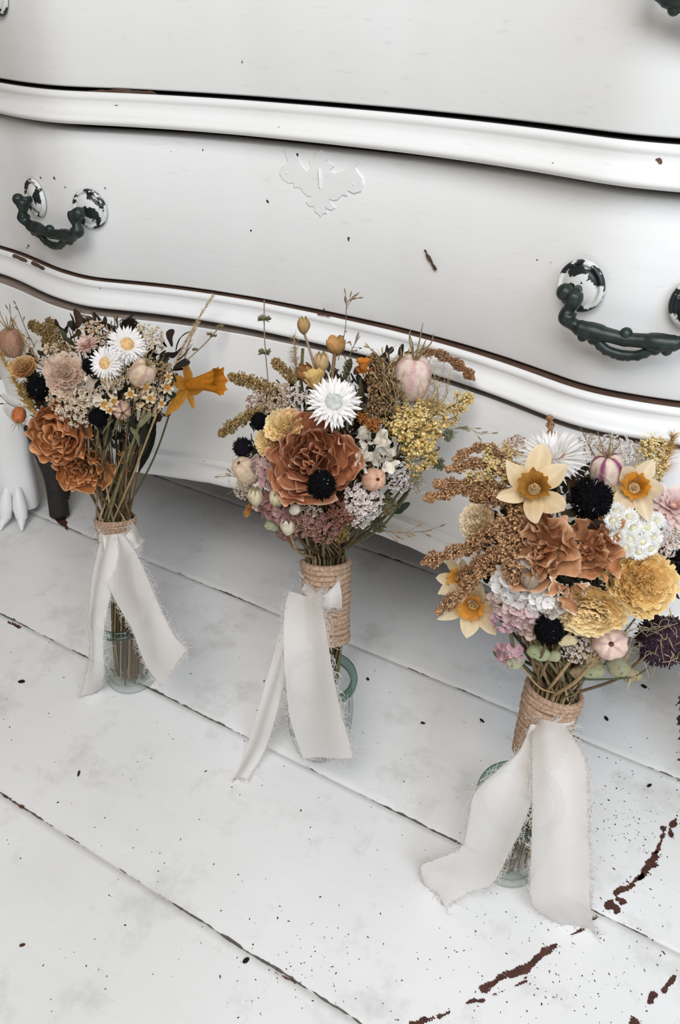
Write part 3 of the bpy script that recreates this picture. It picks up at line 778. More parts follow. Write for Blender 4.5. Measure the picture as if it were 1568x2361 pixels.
def burr(seed, body='8f9577'):
    r = np.random.RandomState(seed); mb = MB(); mb.sphere((0, 0, 0), .6, lin(body) * .7)
    for k in range(90):
        d = unit(r.normal(size=3)); C = bez([d * .5, d * .85 + r.normal(size=3) * .05, d * 1.05], 4)
        mb.tube(C, [.09, .08, .07, .03], lin(body) * r.uniform(.7, 1.25), 4)
    return mb, []
def leaf_mb(base_, tip, w_, col, seed, fold=.25, bendv=None):
    r = np.random.RandomState(seed); mb = MB(); base_ = np.array(base_); tip = np.array(tip); ax_ = tip - base_; L = np.linalg.norm(ax_)
    mid = (base_ + tip) / 2 + unit(np.cross(ax_, r.normal(size=3))) * L * .12; C = bez([base_, mid, tip], 12)
    tc = TOCAM_DIR(base_); side = unit(np.cross(ax_, tc) + .4 * r.normal(size=3)); nn = unit(np.cross(side, ax_))
    t = np.linspace(0, 1, 12); wid = w_ * np.sin(math.pi * np.clip(t * .96 + .02, 0, 1)) ** .75
    G = np.array([[C[i] + side * wid[i] * s_ + nn * abs(s_) * wid[i] * fold for s_ in np.linspace(-1, 1, 7)] for i in range(12)])
    nz_ = Noise(seed, 120); G = G + w_ * .12 * nz_(G)[..., None]
    mb.grid(G, lin(col) * r.uniform(.85, 1.15)); return mb
def sprig(pts, w_, col, col2, seed, n=26):
    """goldenrod / yellow statice: side twigs crowded with tiny bells"""
    r = np.random.RandomState(seed); mb = MB(); C = bez(pts, 24); mb.tube(C, w_ * .05, lin('6f6a3c'), 5)
    for k in range(n):
        t = (k + .5) / n; i = min(int(t * 23), 22); T = unit(C[i + 1] - C[i]); d = unit(np.cross(T, r.normal(size=3))); l = w_ * (1.15 - .7 * t) * r.uniform(.7, 1.1)
        e = C[i] + d * l + T * l * .7; mb.tube([C[i], (C[i] + e) / 2 + T * l * .05, e], w_ * .03, lin('7c763f'), 4)
        m = 9; P = [C[i] + (e - C[i]) * r.uniform(.35, 1.1) + r.normal(size=3) * w_ * .13 for _ in range(m)]
        blobs(mb, P, [w_ * r.uniform(.07, .15) for _ in P], [lin(col) * (1 - (x := r.rand())) + lin(col2) * x for _ in P], r)
        for _ in range(5):
            p = e + r.normal(size=3) * w_ * .2; M_ = frame(r.normal(size=3)); f = w_ * r.uniform(.12, .2)
            mb.add(np.array([(0, 0, 0), (.5, -.4, .3), (1, 0, .5), (.5, .4, .3), (-.5, .4, .3), (-1, 0, .4), (-.5, -.4, .3)]) * f @ M_ + p, [(0, 1, 2, 3), (0, 4, 5, 6)], lin(col2) * r.uniform(.9, 1.2))
    return mb
def plume(pts, w_, col, seed, n=220, hair=.9, ang=.5):
    """grass head: fine awns brushed along the stalk"""
    r = np.random.RandomState(seed); mb = MB(); C = bez(pts, 24); mb.tube(C, w_ * .06, lin(col) * .7, 5)
    for k in range(n):
        t = r.uniform(.05, 1); i = min(int(t * 23), 22); p = C[i] + (C[i + 1] - C[i]) * r.rand(); T = unit(C[i + 1] - C[i]); d = unit(np.cross(T, r.normal(size=3)))
        l = w_ * r.uniform(.7, 1.4) * hair * (1.1 - .5 * t)
        mb.tube(bez([p, p + (d * ang + T) * l * .5, p + (d * ang * 1.5 + T * .9) * l], 4), np.linspace(w_ * .035, w_ * .008, 4), lin(col) * r.uniform(.75, 1.15), 3, caps=False)
        if k % 3 == 0: blobs(mb, [p + d * w_ * .12], [w_ * .07], [lin(col) * r.uniform(.7, 1.1)], r)
    return mb
def oat(pts, seed, col='9c8464', n=12, l=.007):
    r = np.random.RandomState(seed); mb = MB(); C = bez(pts, 24); mb.tube(C, .00035, lin(col) * .8, 4)
    for k in range(n):
        i = int(r.uniform(4, 23)); T = unit(C[i] - C[i - 1]); d = unit(np.cross(T, r.normal(size=3))); e = C[i] + (T * .9 + d * .5) * l * r.uniform(.5, 1.8)
        mb.tube([C[i], (C[i] + e) / 2, e], .0002, lin(col) * .8, 3)
        M_ = frame(e - C[i]); mb.sphere(e, (.0007, .0007, .003), lin(col), 5, 6, axes=M_)
    return mb
def whorl(c, axis, r0, col, seed):
    r = np.random.RandomState(seed); mb = MB(); M_ = frame(axis)
    for k in range(60):
        a = r.uniform(0, 6.28); h = r.uniform(-.35, .35); q = r0 * r.uniform(.7, 1.1)
        d = np.array([math.cos(a), math.sin(a), h]) @ M_
        mb.tube([c, c + d * q * .6, c + d * q + M_[2] * r0 * .15], [r0 * .07, r0 * .10, r0 * .07], lin(col) * r.uniform(.6, 1.3), 4)
    return mb

# ------------------------------------------------------------------ bouquets
class Bouquet:
    def __init__(s, hu, hv, R_, hy, wrap, base_uv, label, seed):
        s.hu, s.hv, s.Rp = hu, hv, R_; s.h = ony(hu, hv, hy); s.D = depth_of(s.h); s.Rm = R_ * s.D / F
        s.jb = onz(*base_uv, 0); s.seed = seed; s.k = 0; s.pos = []
        s.root = empty('dried_flower_bouquet', s.jb, label, 'bouquet')
        s.wt = ony(*wrap[0]); s.wb = ony(*wrap[1]); s.wr = wrap[2] * U
    def dome(s, u, v):
        q = ((u - s.hu) ** 2 + (v - s.hv) ** 2) / s.Rp ** 2
        return s.Rm * (.80 * math.sqrt(max(0, 1 - q)) - .12 * max(0, math.sqrt(q) - .9))
    def W(s, u, v, dz=0.):
        p = at(u, v, s.D - s.dome(u, v) - dz * .01)
        for _ in range(12):                      # keep clear of the chest front
            g_ = p[1] - (fy(p[0] / U) - .045) * U
            if g_ <= 0 or p[2] > .95 * U: break
            p = p + TOCAM_DIR(p) * g_ * 1.1
        return p
    def nseed(s): s.k += 1; return s.seed * 1000 + s.k
    def fl(s, name, bld, u, v, r, dz=0., face=None, spin=0., sq=(1, 1, 1), mat=None, stem=True, label=None, **kw):
        p = s.W(u, v, dz); sc_ = r * depth_of(p) / F
        if mat is None and bld in (ranunculus, cluster): mat = PALE
        if face is None: face = ((u - s.hu) / s.Rp * .7, -(v - s.hv) / s.Rp * .7)
        n_ = TOCAM_DIR(p) + IMG_R * face[0] + IMG_U * face[1]
        up_ = IMG_U if len(face) < 3 else IMG_R
        M_ = frame(n_, spin, up_)
        mb, subs = bld(s.nseed(), **kw)
        S_ = np.diag(sq) @ M_
        mb.xf(S_, p, sc_); o = mb.build(name, mat or PETAL, s.root, label=label)
        for (nm, m2, mt) in subs:
            m2.xf(S_, p, sc_); m2.build(nm, mt, o)
        if stem: s.pos.append(p - unit(n_) * sc_ * .3)
        return o
    def part(s, name, mb, mat, label=None): return mb.build(name, mat, s.root, label=label)
    def spk(s, pts, wpx, col='8a5a2c', col2='c9975a', name='amaranth_spike', dens=1., label=None, **kw):
        P = [s.W(*p) for p in pts]; s.part(name, spike(P, wpx * s.D / F, col, col2, s.nseed(), dens), GRAIN, label); s.pos.append(P[0])
    def spr(s, pts, wpx, col='c08f3c', col2='e3c070', n=26, name='goldenrod_sprig', label=None):
        P = [s.W(*p) for p in pts]; s.part(name, sprig(P, wpx * s.D / F, col, col2, s.nseed(), n), GRAIN, label); s.pos.append(P[0])
    def leaf(s, a, b, wpx, col='2f3327', name='leaf', label=None, mat=None):
        s.part(name, leaf_mb(s.W(*a), s.W(*b), wpx * s.D / F, col, s.nseed()), mat or PETAL, label)
    def plm(s, pts, wpx, col='cdb08c', n=220, name='grass_plume', **kw):
        P = [s.W(*p) for p in pts]; s.part(name, plume(P, wpx * s.D / F, col, s.nseed(), n, **kw), STEM); s.pos.append(P[0])
    def grass(s, pts, n=12, col='9c8464', l=.007): s.part('grass_stalk', oat([s.W(*p) for p in pts], s.nseed(), col, n, l), STEM)
    def finish(s, nst, stem_cols, foot_spread=.03, leaf_cols=('3a3c2c', '5a563c', '4a3524', '2a2620'), wrap_turns=16, foot=None):
        r = np.random.RandomState(s.seed)
        ax_ = unit(s.wt - s.wb); M_ = frame(ax_)
        # inner mass of dried leaves and twigs behind the blooms
        mb = MB()
        for k in range(760):
            a = r.uniform(0, 6.28); q = math.sqrt(r.uniform(0, 1)) * .80 * s.Rp
            u, v = s.hu + q * math.cos(a), s.hv + 12 + q * math.sin(a) * .9
            p0 = s.W(u, v, -r.uniform(1.0, 3.4)); d = unit(p0 - s.wt); p1 = p0 + (d * .5 + r.normal(size=3) * .6) * r.uniform(.006, .012)
            L_ = leaf_mb(p0, p1, r.uniform(.0015, .0045), leaf_cols[r.randint(len(leaf_cols))], r.randint(1e6))
            for V, C_, in zip(L_.v, L_.c): mb.add(V, L_.f, C_)
            if k % 7 == 0: mb.tube(bez([s.wt + M_[0] * r.normal() * .006, (s.wt * .55 + p0 * .45), p0], 8), .0006, lin(stem_cols[r.randint(len(stem_cols))]), 4, caps=False)
        o = mb.build('dried_foliage', PETAL, s.root); o['kind'] = 'stuff'
        heads = [p for p in s.pos if (p - s.wt) @ ax_ > .035]; r.shuffle(heads)
        while len(heads) < nst:
            a = r.uniform(0, 6.28); q = r.uniform(.1, .75) * s.Rp; heads.append(s.W(s.hu + q * math.cos(a), s.hv + q * math.sin(a), -2))
        foot = s.jb + np.array([0, 0, .006]) if foot is None else foot
        for k in range(nst):
            a = k * 2.39996; q = math.sqrt((k + .5) / nst) * (s.wr - .0025)
            e1 = (math.cos(a) * M_[0] + math.sin(a) * M_[1])
            w1 = s.wt + e1 * q * 1.0; w2 = s.wb + e1 * q * .82
            ft = foot + np.array([math.cos(a + 2.4), math.sin(a + 2.4), 0]) * foot_spread * math.sqrt((k + .5) / nst) * U + np.array([0, 0, r.uniform(0, .006)])
            h = heads[k]; m1 = w1 * .55 + h * .45 + (e1 * .008); m0 = w1 + (w1 - w2) * .10 + e1 * .002
            C = bez([ft, ft * .55 + w2 * .45 + r.normal(size=3) * .0012, w2, w1, m0, m1, h - (h - m1) * .15], 36)
            mb = MB(); rr = r.uniform(.0007, .0015); mb.tube(C, rr, lin(stem_cols[r.randint(len(stem_cols))]) * r.uniform(.8, 1.15), 6)
            mb.build('stem', STEM, s.root)
        # twine
        mb = MB(); L = np.linalg.norm(s.wt - s.wb); n = wrap_turns * 36; t = np.linspace(0, 1, n)
        nz_ = Noise(s.seed, 1.3); rad = s.wr * (1.08 - .16 * t) + .0006 * nz_(np.stack([t * 40, 0 * t, 0 * t], -1)); a = t * wrap_turns * 2 * math.pi
        hh = t * L + .0010 * nz_(np.stack([t * 60, 0 * t + 3, 0 * t], -1))
        C = s.wt - ax_ * hh[:, None] + (np.cos(a) * rad)[:, None] * M_[0] + (np.sin(a) * rad)[:, None] * M_[1]
        mb.tube(C, L / wrap_turns * .62, np.ones(3), 7)
        tt = np.linspace(0, 1, 8); mb.tube(s.wt - ax_ * (tt * L)[:, None] + 0, s.wr * (1.02 - .16 * tt), np.ones(3) , 20, caps=False)
        rt = np.random.RandomState(s.seed + 5)
        for k in range(60):
            i = rt.randint(n); p = C[i]; d = unit(p - (s.wt - ax_ * hh[i])); mb.tube(bez([p, p + (d + rt.normal(size=3) * .8) * .003, p + (d + rt.normal(size=3)) * .005], 4), .00013, np.ones(3), 3)
        mb.build('twine_wrap', TWINE, s.root)
    def ribbon(s, rows, name='ribbon_tail', seed=1, fold=.0022, fray=(True, True, True), dens=1.0, label=None, fl_=1.0):
        """rows: (uL,vL,uR,vR,y) with y a depth plane, or ('z', h) for a height"""
        def pt(u, v, d): return onz(u, v, d[1]) if isinstance(d, tuple) else ony(u, v, d)
        A = bez([pt(q[0], q[1], q[4]) for q in rows], 44); B = bez([pt(q[2], q[3], q[4]) for q in rows], 44)
        nz_ = Noise(seed, 1.0); tt = np.linspace(0, 1, 44); S_ = np.linspace(0, 1, 15)
        G = np.zeros((44, 15, 3))
        for i in range(44):
            side = unit(B[i] - A[i]); T = unit(A[min(i + 1, 43)] - A[max(i - 1, 0)]); nn = unit(np.cross(side, T)); 
            if nn @ TOCAM_DIR(A[i]) < 0: nn = -nn
            for j, q in enumerate(S_):
                G[i, j] = A[i] + (B[i] - A[i]) * q + nn * (fold * math.sin(q * 5.5 + seed + 1.3 * tt[i]) * (1.6 - tt[i]) + fold * .7 * float(nz_([q * 3, tt[i] * 3, 0])))
        mb = MB(); mb.grid(G, np.ones(3)); tail = mb.build(name, RIBBON, s.root, label=label)
        # frayed threads
        r = np.random.RandomState(seed + 77); th = MB()
        edges = []
        if fray[0]: edges.append((G[:, 0], G[:, 1]))
        if fray[1]: edges.append((G[:, -1], G[:, -2]))
        if fray[2]: edges.append((G[-1], G[-2]))
        for E, I_ in edges:
            L = np.linalg.norm(np.diff(E, axis=0), axis=1).sum(); n = int(L / .0008 * dens)
            for k in range(n):
                x = r.uniform(0, len(E) - 1.001); i = int(x); f = x - i; p = E[i] * (1 - f) + E[i + 1] * f
                o_ = unit(E[i] - I_[i]); T = unit(E[i + 1] - E[i]); l = r.uniform(.0016, .0050) * fl_
                w_ = r.normal(size=3) * .55
                C = bez([p - o_ * .0008, p + (o_ + w_ * .4) * l * .4, p + (o_ * .9 + w_ + T * r.uniform(-1, 1)) * l * .8, p + (o_ * .8 + w_ * 1.2 + T * r.uniform(-1.3, 1.3)) * l], 6)
                C[:, 2] = np.maximum(C[:, 2], .0004)
                th.tube(C, .00017, np.ones(3), 3, caps=False)
        if th.n:
            o = th.build('frayed_edge', THREAD, tail); o['kind'] = 'stuff'
        return tail

def jar(base_uv, h, rb, rr, label, prof=None):
    b = onz(*base_uv, 0); root = empty('glass_jar', b, label, 'jar')
    def lathe(pr, nm, mt, cl=True):
        mb = MB(); a = np.linspace(0, 2 * math.pi, 72, endpoint=False)
        mb.grid(np.array([[(b[0] + r_ * U * math.cos(x), b[1] + r_ * U * math.sin(x), z_ * U) for x in a] for r_, z_ in pr]), np.ones(3), closed=True)
        return mb.build(nm, mt, root)
    w_ = .0032
    o = [(.001, .0015), (rb * .8, .0012), (rb * .96, .002), (rb, .007), (rb * 1.03, .014), (rb * 1.10, .03), (rb * 1.17, .055), (rb * 1.19, .085), (rb * 1.16, .112), (rb * 1.10, h - .020), (rb * 1.12, h - .014)]
    i = [(rb * 1.08 - w_, h - .016), (rb * 1.13 - w_, .110), (rb * 1.16 - w_, .085), (rb * 1.14 - w_, .055), (rb * 1.06 - w_, .03), (rb * .98 - w_, .016), (rb * .8, .011), (.001, .010)]
    lathe(o + i, 'jar_body', GLASS)
    rim = [(rr - .0075, h - .018), (rr - .001, h - .016), (rr + .0005, h - .009), (rr - .001, h - .002), (rr - .004, h), (rr - .008, h - .002), (rr - .0105, h - .008), (rr - .010, h - .016), (rr - .0075, h - .018)]
    lathe(rim, 'jar_rim', RIMGLASS)
    return b
def mat_rim():
    m, nt, out = newmat('thick_green_glass')
    lw = N(nt, 'ShaderNodeLayerWeight'); lw.inputs['Blend'].default_value = .5
    n_ = noise(nt, 30, 2)
    tcol = ramp(nt, lw.outputs['Facing'], [(.0, (.70, .80, .76)), (.6, (.48, .62, .56)), (.95, (.15, .28, .24))])
    tr = N(nt, 'ShaderNodeBsdfTransparent'); nt.links.new(tcol, tr.inputs[0])
    gl = N(nt, 'ShaderNodeBsdfGlossy'); gl.inputs['Roughness'].default_value = .06; nt.links.new(bump(nt, n_, .2, .002), gl.inputs['Normal'])
    fr = ramp(nt, lw.outputs['Facing'], [(0, g(.03)), (.6, g(.08)), (.97, g(.55))])
    mx = N(nt, 'ShaderNodeMixShader'); nt.links.new(fr, mx.inputs[0]); nt.links.new(tr.outputs[0], mx.inputs[1]); nt.links.new(gl.outputs[0], mx.inputs[2])
    nt.links.new(mx.outputs[0], out.inputs[0]); return m
RIMGLASS = mat_rim()
jar((306, 1562), .148, .0425, .0520, 'small glass jar holding the farthest bouquet, left in the picture')
jar((738, 1712), .152, .0430, .0565, 'small glass jar holding the middle bouquet, its green rim showing right of the ribbon')
jar((1168, 1985), .145, .0430, .0565, 'small glass jar holding the nearest bouquet, its green rim showing left of the ribbon')

SC = ['856a4a', 'a08662', '66543a', '6d6546', 'b09a74', '57452f']
# ---------------- bouquet 1 (left)
B = Bouquet(225, 880, 205, .795, ((266, 1192, .745), (272, 1262, .733), .030), (306, 1562), 'dried bouquet on the left, rust rose low on one side, yellow daffodil reaching right', 1)
B.fl('rose', rose, 138, 1000, 80, .6, (-.45, -.25), .4, label='crinkled rust-orange rose, upper head', body='c67e48', edge='f4c698')
B.fl('rose', rose, 190, 1078, 66, .9, (-.15, -.45), 2.0, label='crinkled rust-orange rose, lower head', body='cc8449', edge='f5c89a')
B.fl('strawflower', strawflower, 293, 795, 50, .9, (.1, .45), kind='flat', disc='d9b27c', mat=PAPER)
B.fl('strawflower', strawflower, 243, 838, 44, 1.2, (-.5, .1), kind='flat', disc='d9b27c', mat=PAPER)
B.fl('nigella_pod', nigella, 328, 860, 33, 1.6, (.5, .8), thr=10, amt=.45, body='e6cfb2', stripe='a35a66', tl=1.05)
B.fl('nigella_pod', nigella, 280, 945, 24, .8, (.1, -.3), thr=8, amt=.8, body='d9b79a', stripe='7b4560')
B.fl('nigella_pod', nigella, 27, 790, 30, 1, (-.3, 1.4), thr=16, amt=.5, body='b68f74', stripe='96584c', tl=1.1)
B.fl('nigella_pod', nigella, 44, 957, 17, 1, (-.2, -1.2), thr=16, amt=.4, body='cf7c4d', stripe='b85f38', label='small orange love-in-a-mist pod')
B.fl('ranunculus', ranunculus, 52, 845, 32, 1, (-.4, .6), body='dcae70', edge='f4deb4', n=8)
B.fl('strawflower', strawflower, 200, 795, 34, .6, (-.6, .9), kind='broad', col='e9c9bb', tip='efd8cc', disc='d8a890', mat=PAPER)
B.fl('carnation', ranunculus, 152, 862, 50, 1.0, (-.1, .3), body='eed6c0', edge='faeee0', n=10)
B.fl('crumpled_bloom', crumpled, 222, 898, 40, 1.0, body='e8d9c6')
for u, v, r_ in ((88, 894, 30), (207, 842, 20), (228, 962, 26)): B.fl('scabiosa', scabiosa, u, v, r_, .6, n=500, mat=BLACK)
B.fl('scabiosa', scabiosa, 300, 750, 23, .2, (0, 1), n=400, squash=.5, mat=BLACK, body='1d1612')
for u, v, r_, c in ((130, 818, 36, 'ecd6b6'), (222, 768, 34, 'e6ccae'), (350, 777, 36, 'f2e4cc'), (262, 868, 30, 'dcc6a4'), (150, 925, 40, 'f0dcc0'), (172, 955, 38, 'f4e8d2'), (350, 925, 34, 'f0dab6'), (378, 860, 26, 'cfae84'), (200, 925, 34, 'f0e0c8'), (310, 795, 30, 'ecd6b4'), (60, 900, 24, 'a98b50')):
    B.fl('statice_cluster', cluster, u, v, r_, .9, n=52, fr=.17, col=c, cen='9c6a38', petals=5, pw=.42)
for u, v, r_ in ((240, 932, 17), (300, 908, 15), (336, 892, 17), (384, 892, 19), (262, 925, 15), (345, 918, 15), (252, 944, 15), (388, 868, 12), (372, 930, 13)):
    B.fl('small_narcissus', daffodil, u, v, r_, 1.9, pet='efe4cc', petb='e6cc98', cor='d69238', trumpet=.25, tr=.34, narrow=.26, mat=PAPER)
B.spk([(158, 830, .2), (128, 780, .6), (112, 736, .8)], 13, '6a5534', 'a68a5a')
B.spk([(150, 840, .2), (105, 770, .6), (70, 748, .8)], 13, '6a5534', 'a68a5a')
B.spk([(170, 850, .2), (140, 800, .6), (100, 785, .8)], 14, '6a5534', 'a68a5a')
for a, b, w_ in (((385, 800, .5), (372, 765, 1), 9), ((395, 800, .5), (400, 760, 1), 9), ((405, 812, .6), (438, 765, 1), 8), ((408, 830, .6), (446, 790, 1), 8), ((400, 850, .6), (436, 832, 1), 10), ((390, 845, .6), (405, 880, 1), 9), ((380, 815, .5), (420, 800, 1), 10), ((165, 758, .4), (160, 722, .6), 6), ((168, 760, .4), (175, 738, .6), 6), ((150, 760, .3), (128, 735, .6), 5), ((385, 865, .5), (432, 852, 1), 8)):
    B.leaf(a, b, w_, '2b1f1a')
for a, b, w_ in (((355, 950, .6), (322, 1085, .2), 17), ((300, 960, .6), (292, 1060, .2), 14), ((240, 960, .6), (235, 1040, .4), 13), ((330, 960, .2), (310, 1075, .2), 16), ((205, 960, .5), (250, 1010, .2), 12), ((270, 985, .2), (275, 1090, .0), 10), ((110, 915, .4), (125, 945, .6), 10)):
    B.leaf(a, b, w_, '2c3025')
for a, b, w_ in (((262, 965, .9), (235, 1000, 1.2), 8), ((290, 950, .9), (268, 1010, 1.2), 9), ((300, 985, .9), (322, 1030, 1.2), 7), ((215, 950, .8), (222, 990, 1.2), 9), ((285, 1000, .8), (300, 1040, 1.1), 6), ((320, 985, .9), (350, 955, 1.1), 7)):
    B.leaf(a, b, w_, '7c7a5c')
B.fl('daffodil', daffodil, 432, 888, 78, 1.2, (2.6, .35), pet='dfa040', petb='d08a2c', cor='cf8420', trumpet=1.05, tr=.34, spread=-.25, narrow=.22, label='yellow-orange daffodil seen from the side, trumpet to the right')
B.plm([(400, 850, 0), (432, 780, .5), (490, 682, 1.2)], 18, 'd3b48e', 200, hair=.9, ang=.35)
B.plm([(425, 830, 0), (440, 780, .8), (455, 745, 1.2)], 16, 'd3b48e', 120, hair=.9, ang=.4)
B.plm([(100, 850, .4), (60, 790, 1), (30, 738, 1.2)], 15, 'c09a74', 160, ang=.4)
B.plm([(85, 960, .2), (50, 905, .8), (0, 815, 1)], 26, 'b8924e', 300, ang=.35)
B.grass([(60, 800, .2), (30, 750, .6), (22, 700, 1)], 5, '6f6242'); B.grass([(80, 800, .2), (60, 760, .6), (38, 705, 1)], 5, '6f6242'); B.grass([(220, 770, .2), (215, 740, .6), (195, 728, 1)], 5, '5c5238')
B.grass([(60, 950, .2), (20, 930, .6), (-5, 905, 1)], 6, '4c4230'); B.grass([(250, 770, .2), (265, 745, .6), (262, 722, .7)], 4, '6f6242')
mb = MB(); mb.tube(bez([B.W(420, 840, .5), B.W(470, 795, .8), B.W(508, 752, .9)], 12), .0006, lin('8f7a58'), 5); stem_ = B.part('seed_head_stalk', mb, STEM)
for u, v, r_ in ((492, 774, 8), (483, 770, 7), (508, 753, 9), (450, 806, 7)): whorl(B.W(u, v, .9), (0, 0, 1), r_ * B.D / F, '7d7052', B.nseed()).build('seed_whorl', STEM, stem_)
for u, v in ((278, 1045), (284, 1062), (300, 1042), (262, 1075), (290, 1085), (268, 1100)): B.fl('small_narcissus', daffodil, u, v, 10, .2, pet='a9834f', petb='8b6334', cor='8f5a22', trumpet=.3, tr=.35, narrow=.22, stem=False, label='tiny brown dried floret')
B.finish(44, SC)
R1 = [(238, 1234, 288, 1232, .700), (242, 1290, 318, 1275, .680), (250, 1355, 345, 1335, .650), (278, 1412, 366, 1388, .625), (298, 1447, 386, 1430, .612), (314, 1492, 402, 1465, .602), (335, 1540, 417, 1485, .595), (368, 1582, 428, 1500, .590)]
R2 = [(230, 1234, 282, 1230, .700), (220, 1270, 275, 1270, .690), (208, 1330, 262, 1330, .665), (202, 1390, 249, 1385, .640), (200, 1440, 238, 1440, .622), (206, 1500, 236, 1500, .608), (198, 1550, 238, 1548, .600), (188, 1606, 233, 1590, ('z', .004))]
B.ribbon(R1, seed=3, fl_=.85, label='longer ribbon tail hanging right'); B.ribbon(R2, seed=4)
B.ribbon([(226, 1226, 238, 1262, .702), (262, 1250, 268, 1285, .694), (296, 1228, 318, 1262, .702), (305, 1205, 326, 1240, .74)], 'ribbon_knot', 5, .0015, (True, True, False))

# ---------------- bouquet 2 (middle)
B = Bouquet(765, 1010, 235, .815, ((751, 1292, .783), (757, 1475, .752), .0305), (738, 1712), 'dried bouquet in the middle with a large rust rose below a white strawflower', 2)
B.fl('rose', rose, 720, 1058, 112, .3, (-.1, .1), 1.0, label='large open rust-orange rose', body='cb875e', edge='f6cdae')
B.fl('strawflower', strawflower, 770, 928, 68, 2.0, (.05, .35), kind='flat', disc='c4c6c0', mat=PAPER, label='white strawflower with a grey disc')
B.fl('ranunculus', ranunculus, 655, 978, 46, 1.0, (-.3, .5), body='ffe6ac', edge='fff5d0', n=10)
B.fl('ranunculus', ranunculus, 612, 1018, 34, .8, (-.7, 0), body='ffe6ac', edge='fff5d0', n=9)
B.fl('scabiosa', scabiosa, 741, 1118, 36, 2.6, (0, -.2), n=1100, mat=BLACK)
B.fl('scabiosa', scabiosa, 598, 972, 23, .8, n=600, mat=BLACK); B.fl('scabiosa', scabiosa, 560, 1032, 26, .8, (-.6, .2), n=600, mat=BLACK, body='17131a')
B.fl('crumpled_bloom', crumpled, 852, 1012, 42, 1.0, (.2, .3), body='e6dccb', label='crumpled cream petals')
B.fl('crumpled_bloom', crumpled, 888, 1058, 36, 1.0, (.3, -.1), body='e9e0d0', label='crumpled cream petals'); B.fl('crumpled_bloom', crumpled, 838, 1062, 24, 1.1, (.3, .1), body='e9e0d0', label='crumpled cream petals')
B.fl('nigella_pod', nigella, 950, 872, 48, 2.0, (.25, 1.3), thr=44, amt=.45, body='f6dfcf', stripe='c2708a', threadlen=1.2, tl=1.12, label='large pink-cream love-in-a-mist pod in a web of threads')
B.fl('nigella_pod', nigella, 862, 1105, 30, .9, (.3, 0), thr=6, amt=.35, body='e2b99a', stripe='b46a5c', horns=0)
B.fl('nigella_pod', nigella, 568, 1085, 32, .8, (-.6, .6), thr=10, amt=.3, body='dcc4a6', stripe='b08878', horns=0)
B.fl('tulip_bud', tulip, 700, 750, 16.5, 1.2, (-.1, 1.8), body='c9a470', tall=1.2); B.fl('tulip_bud', tulip, 741, 835, 19, 1.4, (0, 1.5), body='dcbc8c', open_=.1); B.fl('tulip_bud', tulip, 706, 862, 20, 1.0, (-.6, .8), body='b78452', open_=.25)
B.fl('tulip_bud', tulip, 775, 800, 20, 1.4, (-.1, 1.4), body='cfa068', open_=.6, tall=1.0)
B.fl('daffodil', daffodil, 728, 895, 38, 1.4, (-.2, 1.6), pet='edd49c', petb='e4c07c', cor='e6c37e', trumpet=1.0, tr=.5, spread=.6, narrow=.3)
B.fl('daffodil', daffodil, 838, 860, 26, 1.6, (0, 1.8), pet='c9792e', petb='b86a28', cor='d98a34', trumpet=1.2, tr=.55, spread=.5, narrow=.2, label='orange dried daffodil seen from the side')
for pts, w_, c1, c2 in (([(640, 905, .2), (590, 885, .6), (532, 868, 1)], 17, '7a6138', 'bb9c68'), ([(610, 945, .2), (560, 965, .6), (508, 1002, 1)], 15, '7a6138', 'bb9c68'), ([(680, 880, .2), (650, 850, .6), (634, 832, .8)], 13, '84683c', 'b89868'),
                        ([(905, 850, .4), (990, 812, 1), (1055, 840, 1), (1092, 874, .9)], 13, '7c5639', 'b98a62'), ([(862, 980, .2), (868, 900, 1.0), (862, 820, .8)], 22, '6a5038', 'a5825a'), ([(900, 960, .2), (905, 900, 1.0), (880, 850, .8)], 24, '64503a', '9a7c58'), ([(800, 940, .2), (850, 975, 1.2), (870, 985, 1.3)], 14, '8a5226', 'b9793f'), ([(600, 1150, .2), (575, 1170, .6), (568, 1190, .8)], 8, '9c6a38', 'c28a50'), ([(795, 880, .2), (800, 850, .6), (806, 835, .8)], 9, '4a4630', '6d6848')):
    B.spk(pts, w_, c1, c2)
for u, v, r_, c, cn, n_, fr in ((640, 918, 38, 'd3bba0', '9a6f50', 60, .17), (590, 930, 30, 'c8ab98', '8d6458', 46, .18), (680, 915, 30, 'efe6dc', '9a7660', 44, .17), (840, 1162, 50, 'fbf1ec', 'd2ac98', 130, .12), (830, 1190, 36, 'fbf1ec', 'c89c8a', 80, .13), (930, 1102, 36, 'f4eae4', 'a88478', 80, .13), (962, 1118, 30, 'f4eae4', 'a88478', 60, .14), (700, 1205, 44, 'bf9486', '94645a', 110, .14), (745, 1222, 42, 'b98c7e', '8a5c52', 100, .14), (790, 1188, 34, 'a5705e', '7d4a40', 80, .15), (715, 1165, 28, 'd8cbb6', '8d8562', 40, .18), (660, 1232, 26, 'b07c66', '8a5a50', 40, .2), (780, 1235, 26, 'a98a4c', '7c6a30', 46, .18), (640, 955, 22, 'cdb49a', '8d6458', 30, .2)):
    B.fl('statice_cluster', cluster, u, v, r_, .8, n=n_, fr=fr, col=c, cen=cn, petals=4, pw=.5)
for u, v, r_, c in ((632, 1108, 34, 'cfa9a4'), (625, 1170, 34, 'b98a86'), (648, 1185, 30, 'c59b94'), (606, 1160, 26, 'd9bfae'), (600, 1075, 26, 'cdb2a8')):
    B.fl('hydrangea_cluster', cluster, u, v, r_, .7, n=16, fr=.42, col=c, cen='a87a62', petals=4, pw=.62, ctr=.12, open_=.3, mat=PAPER)
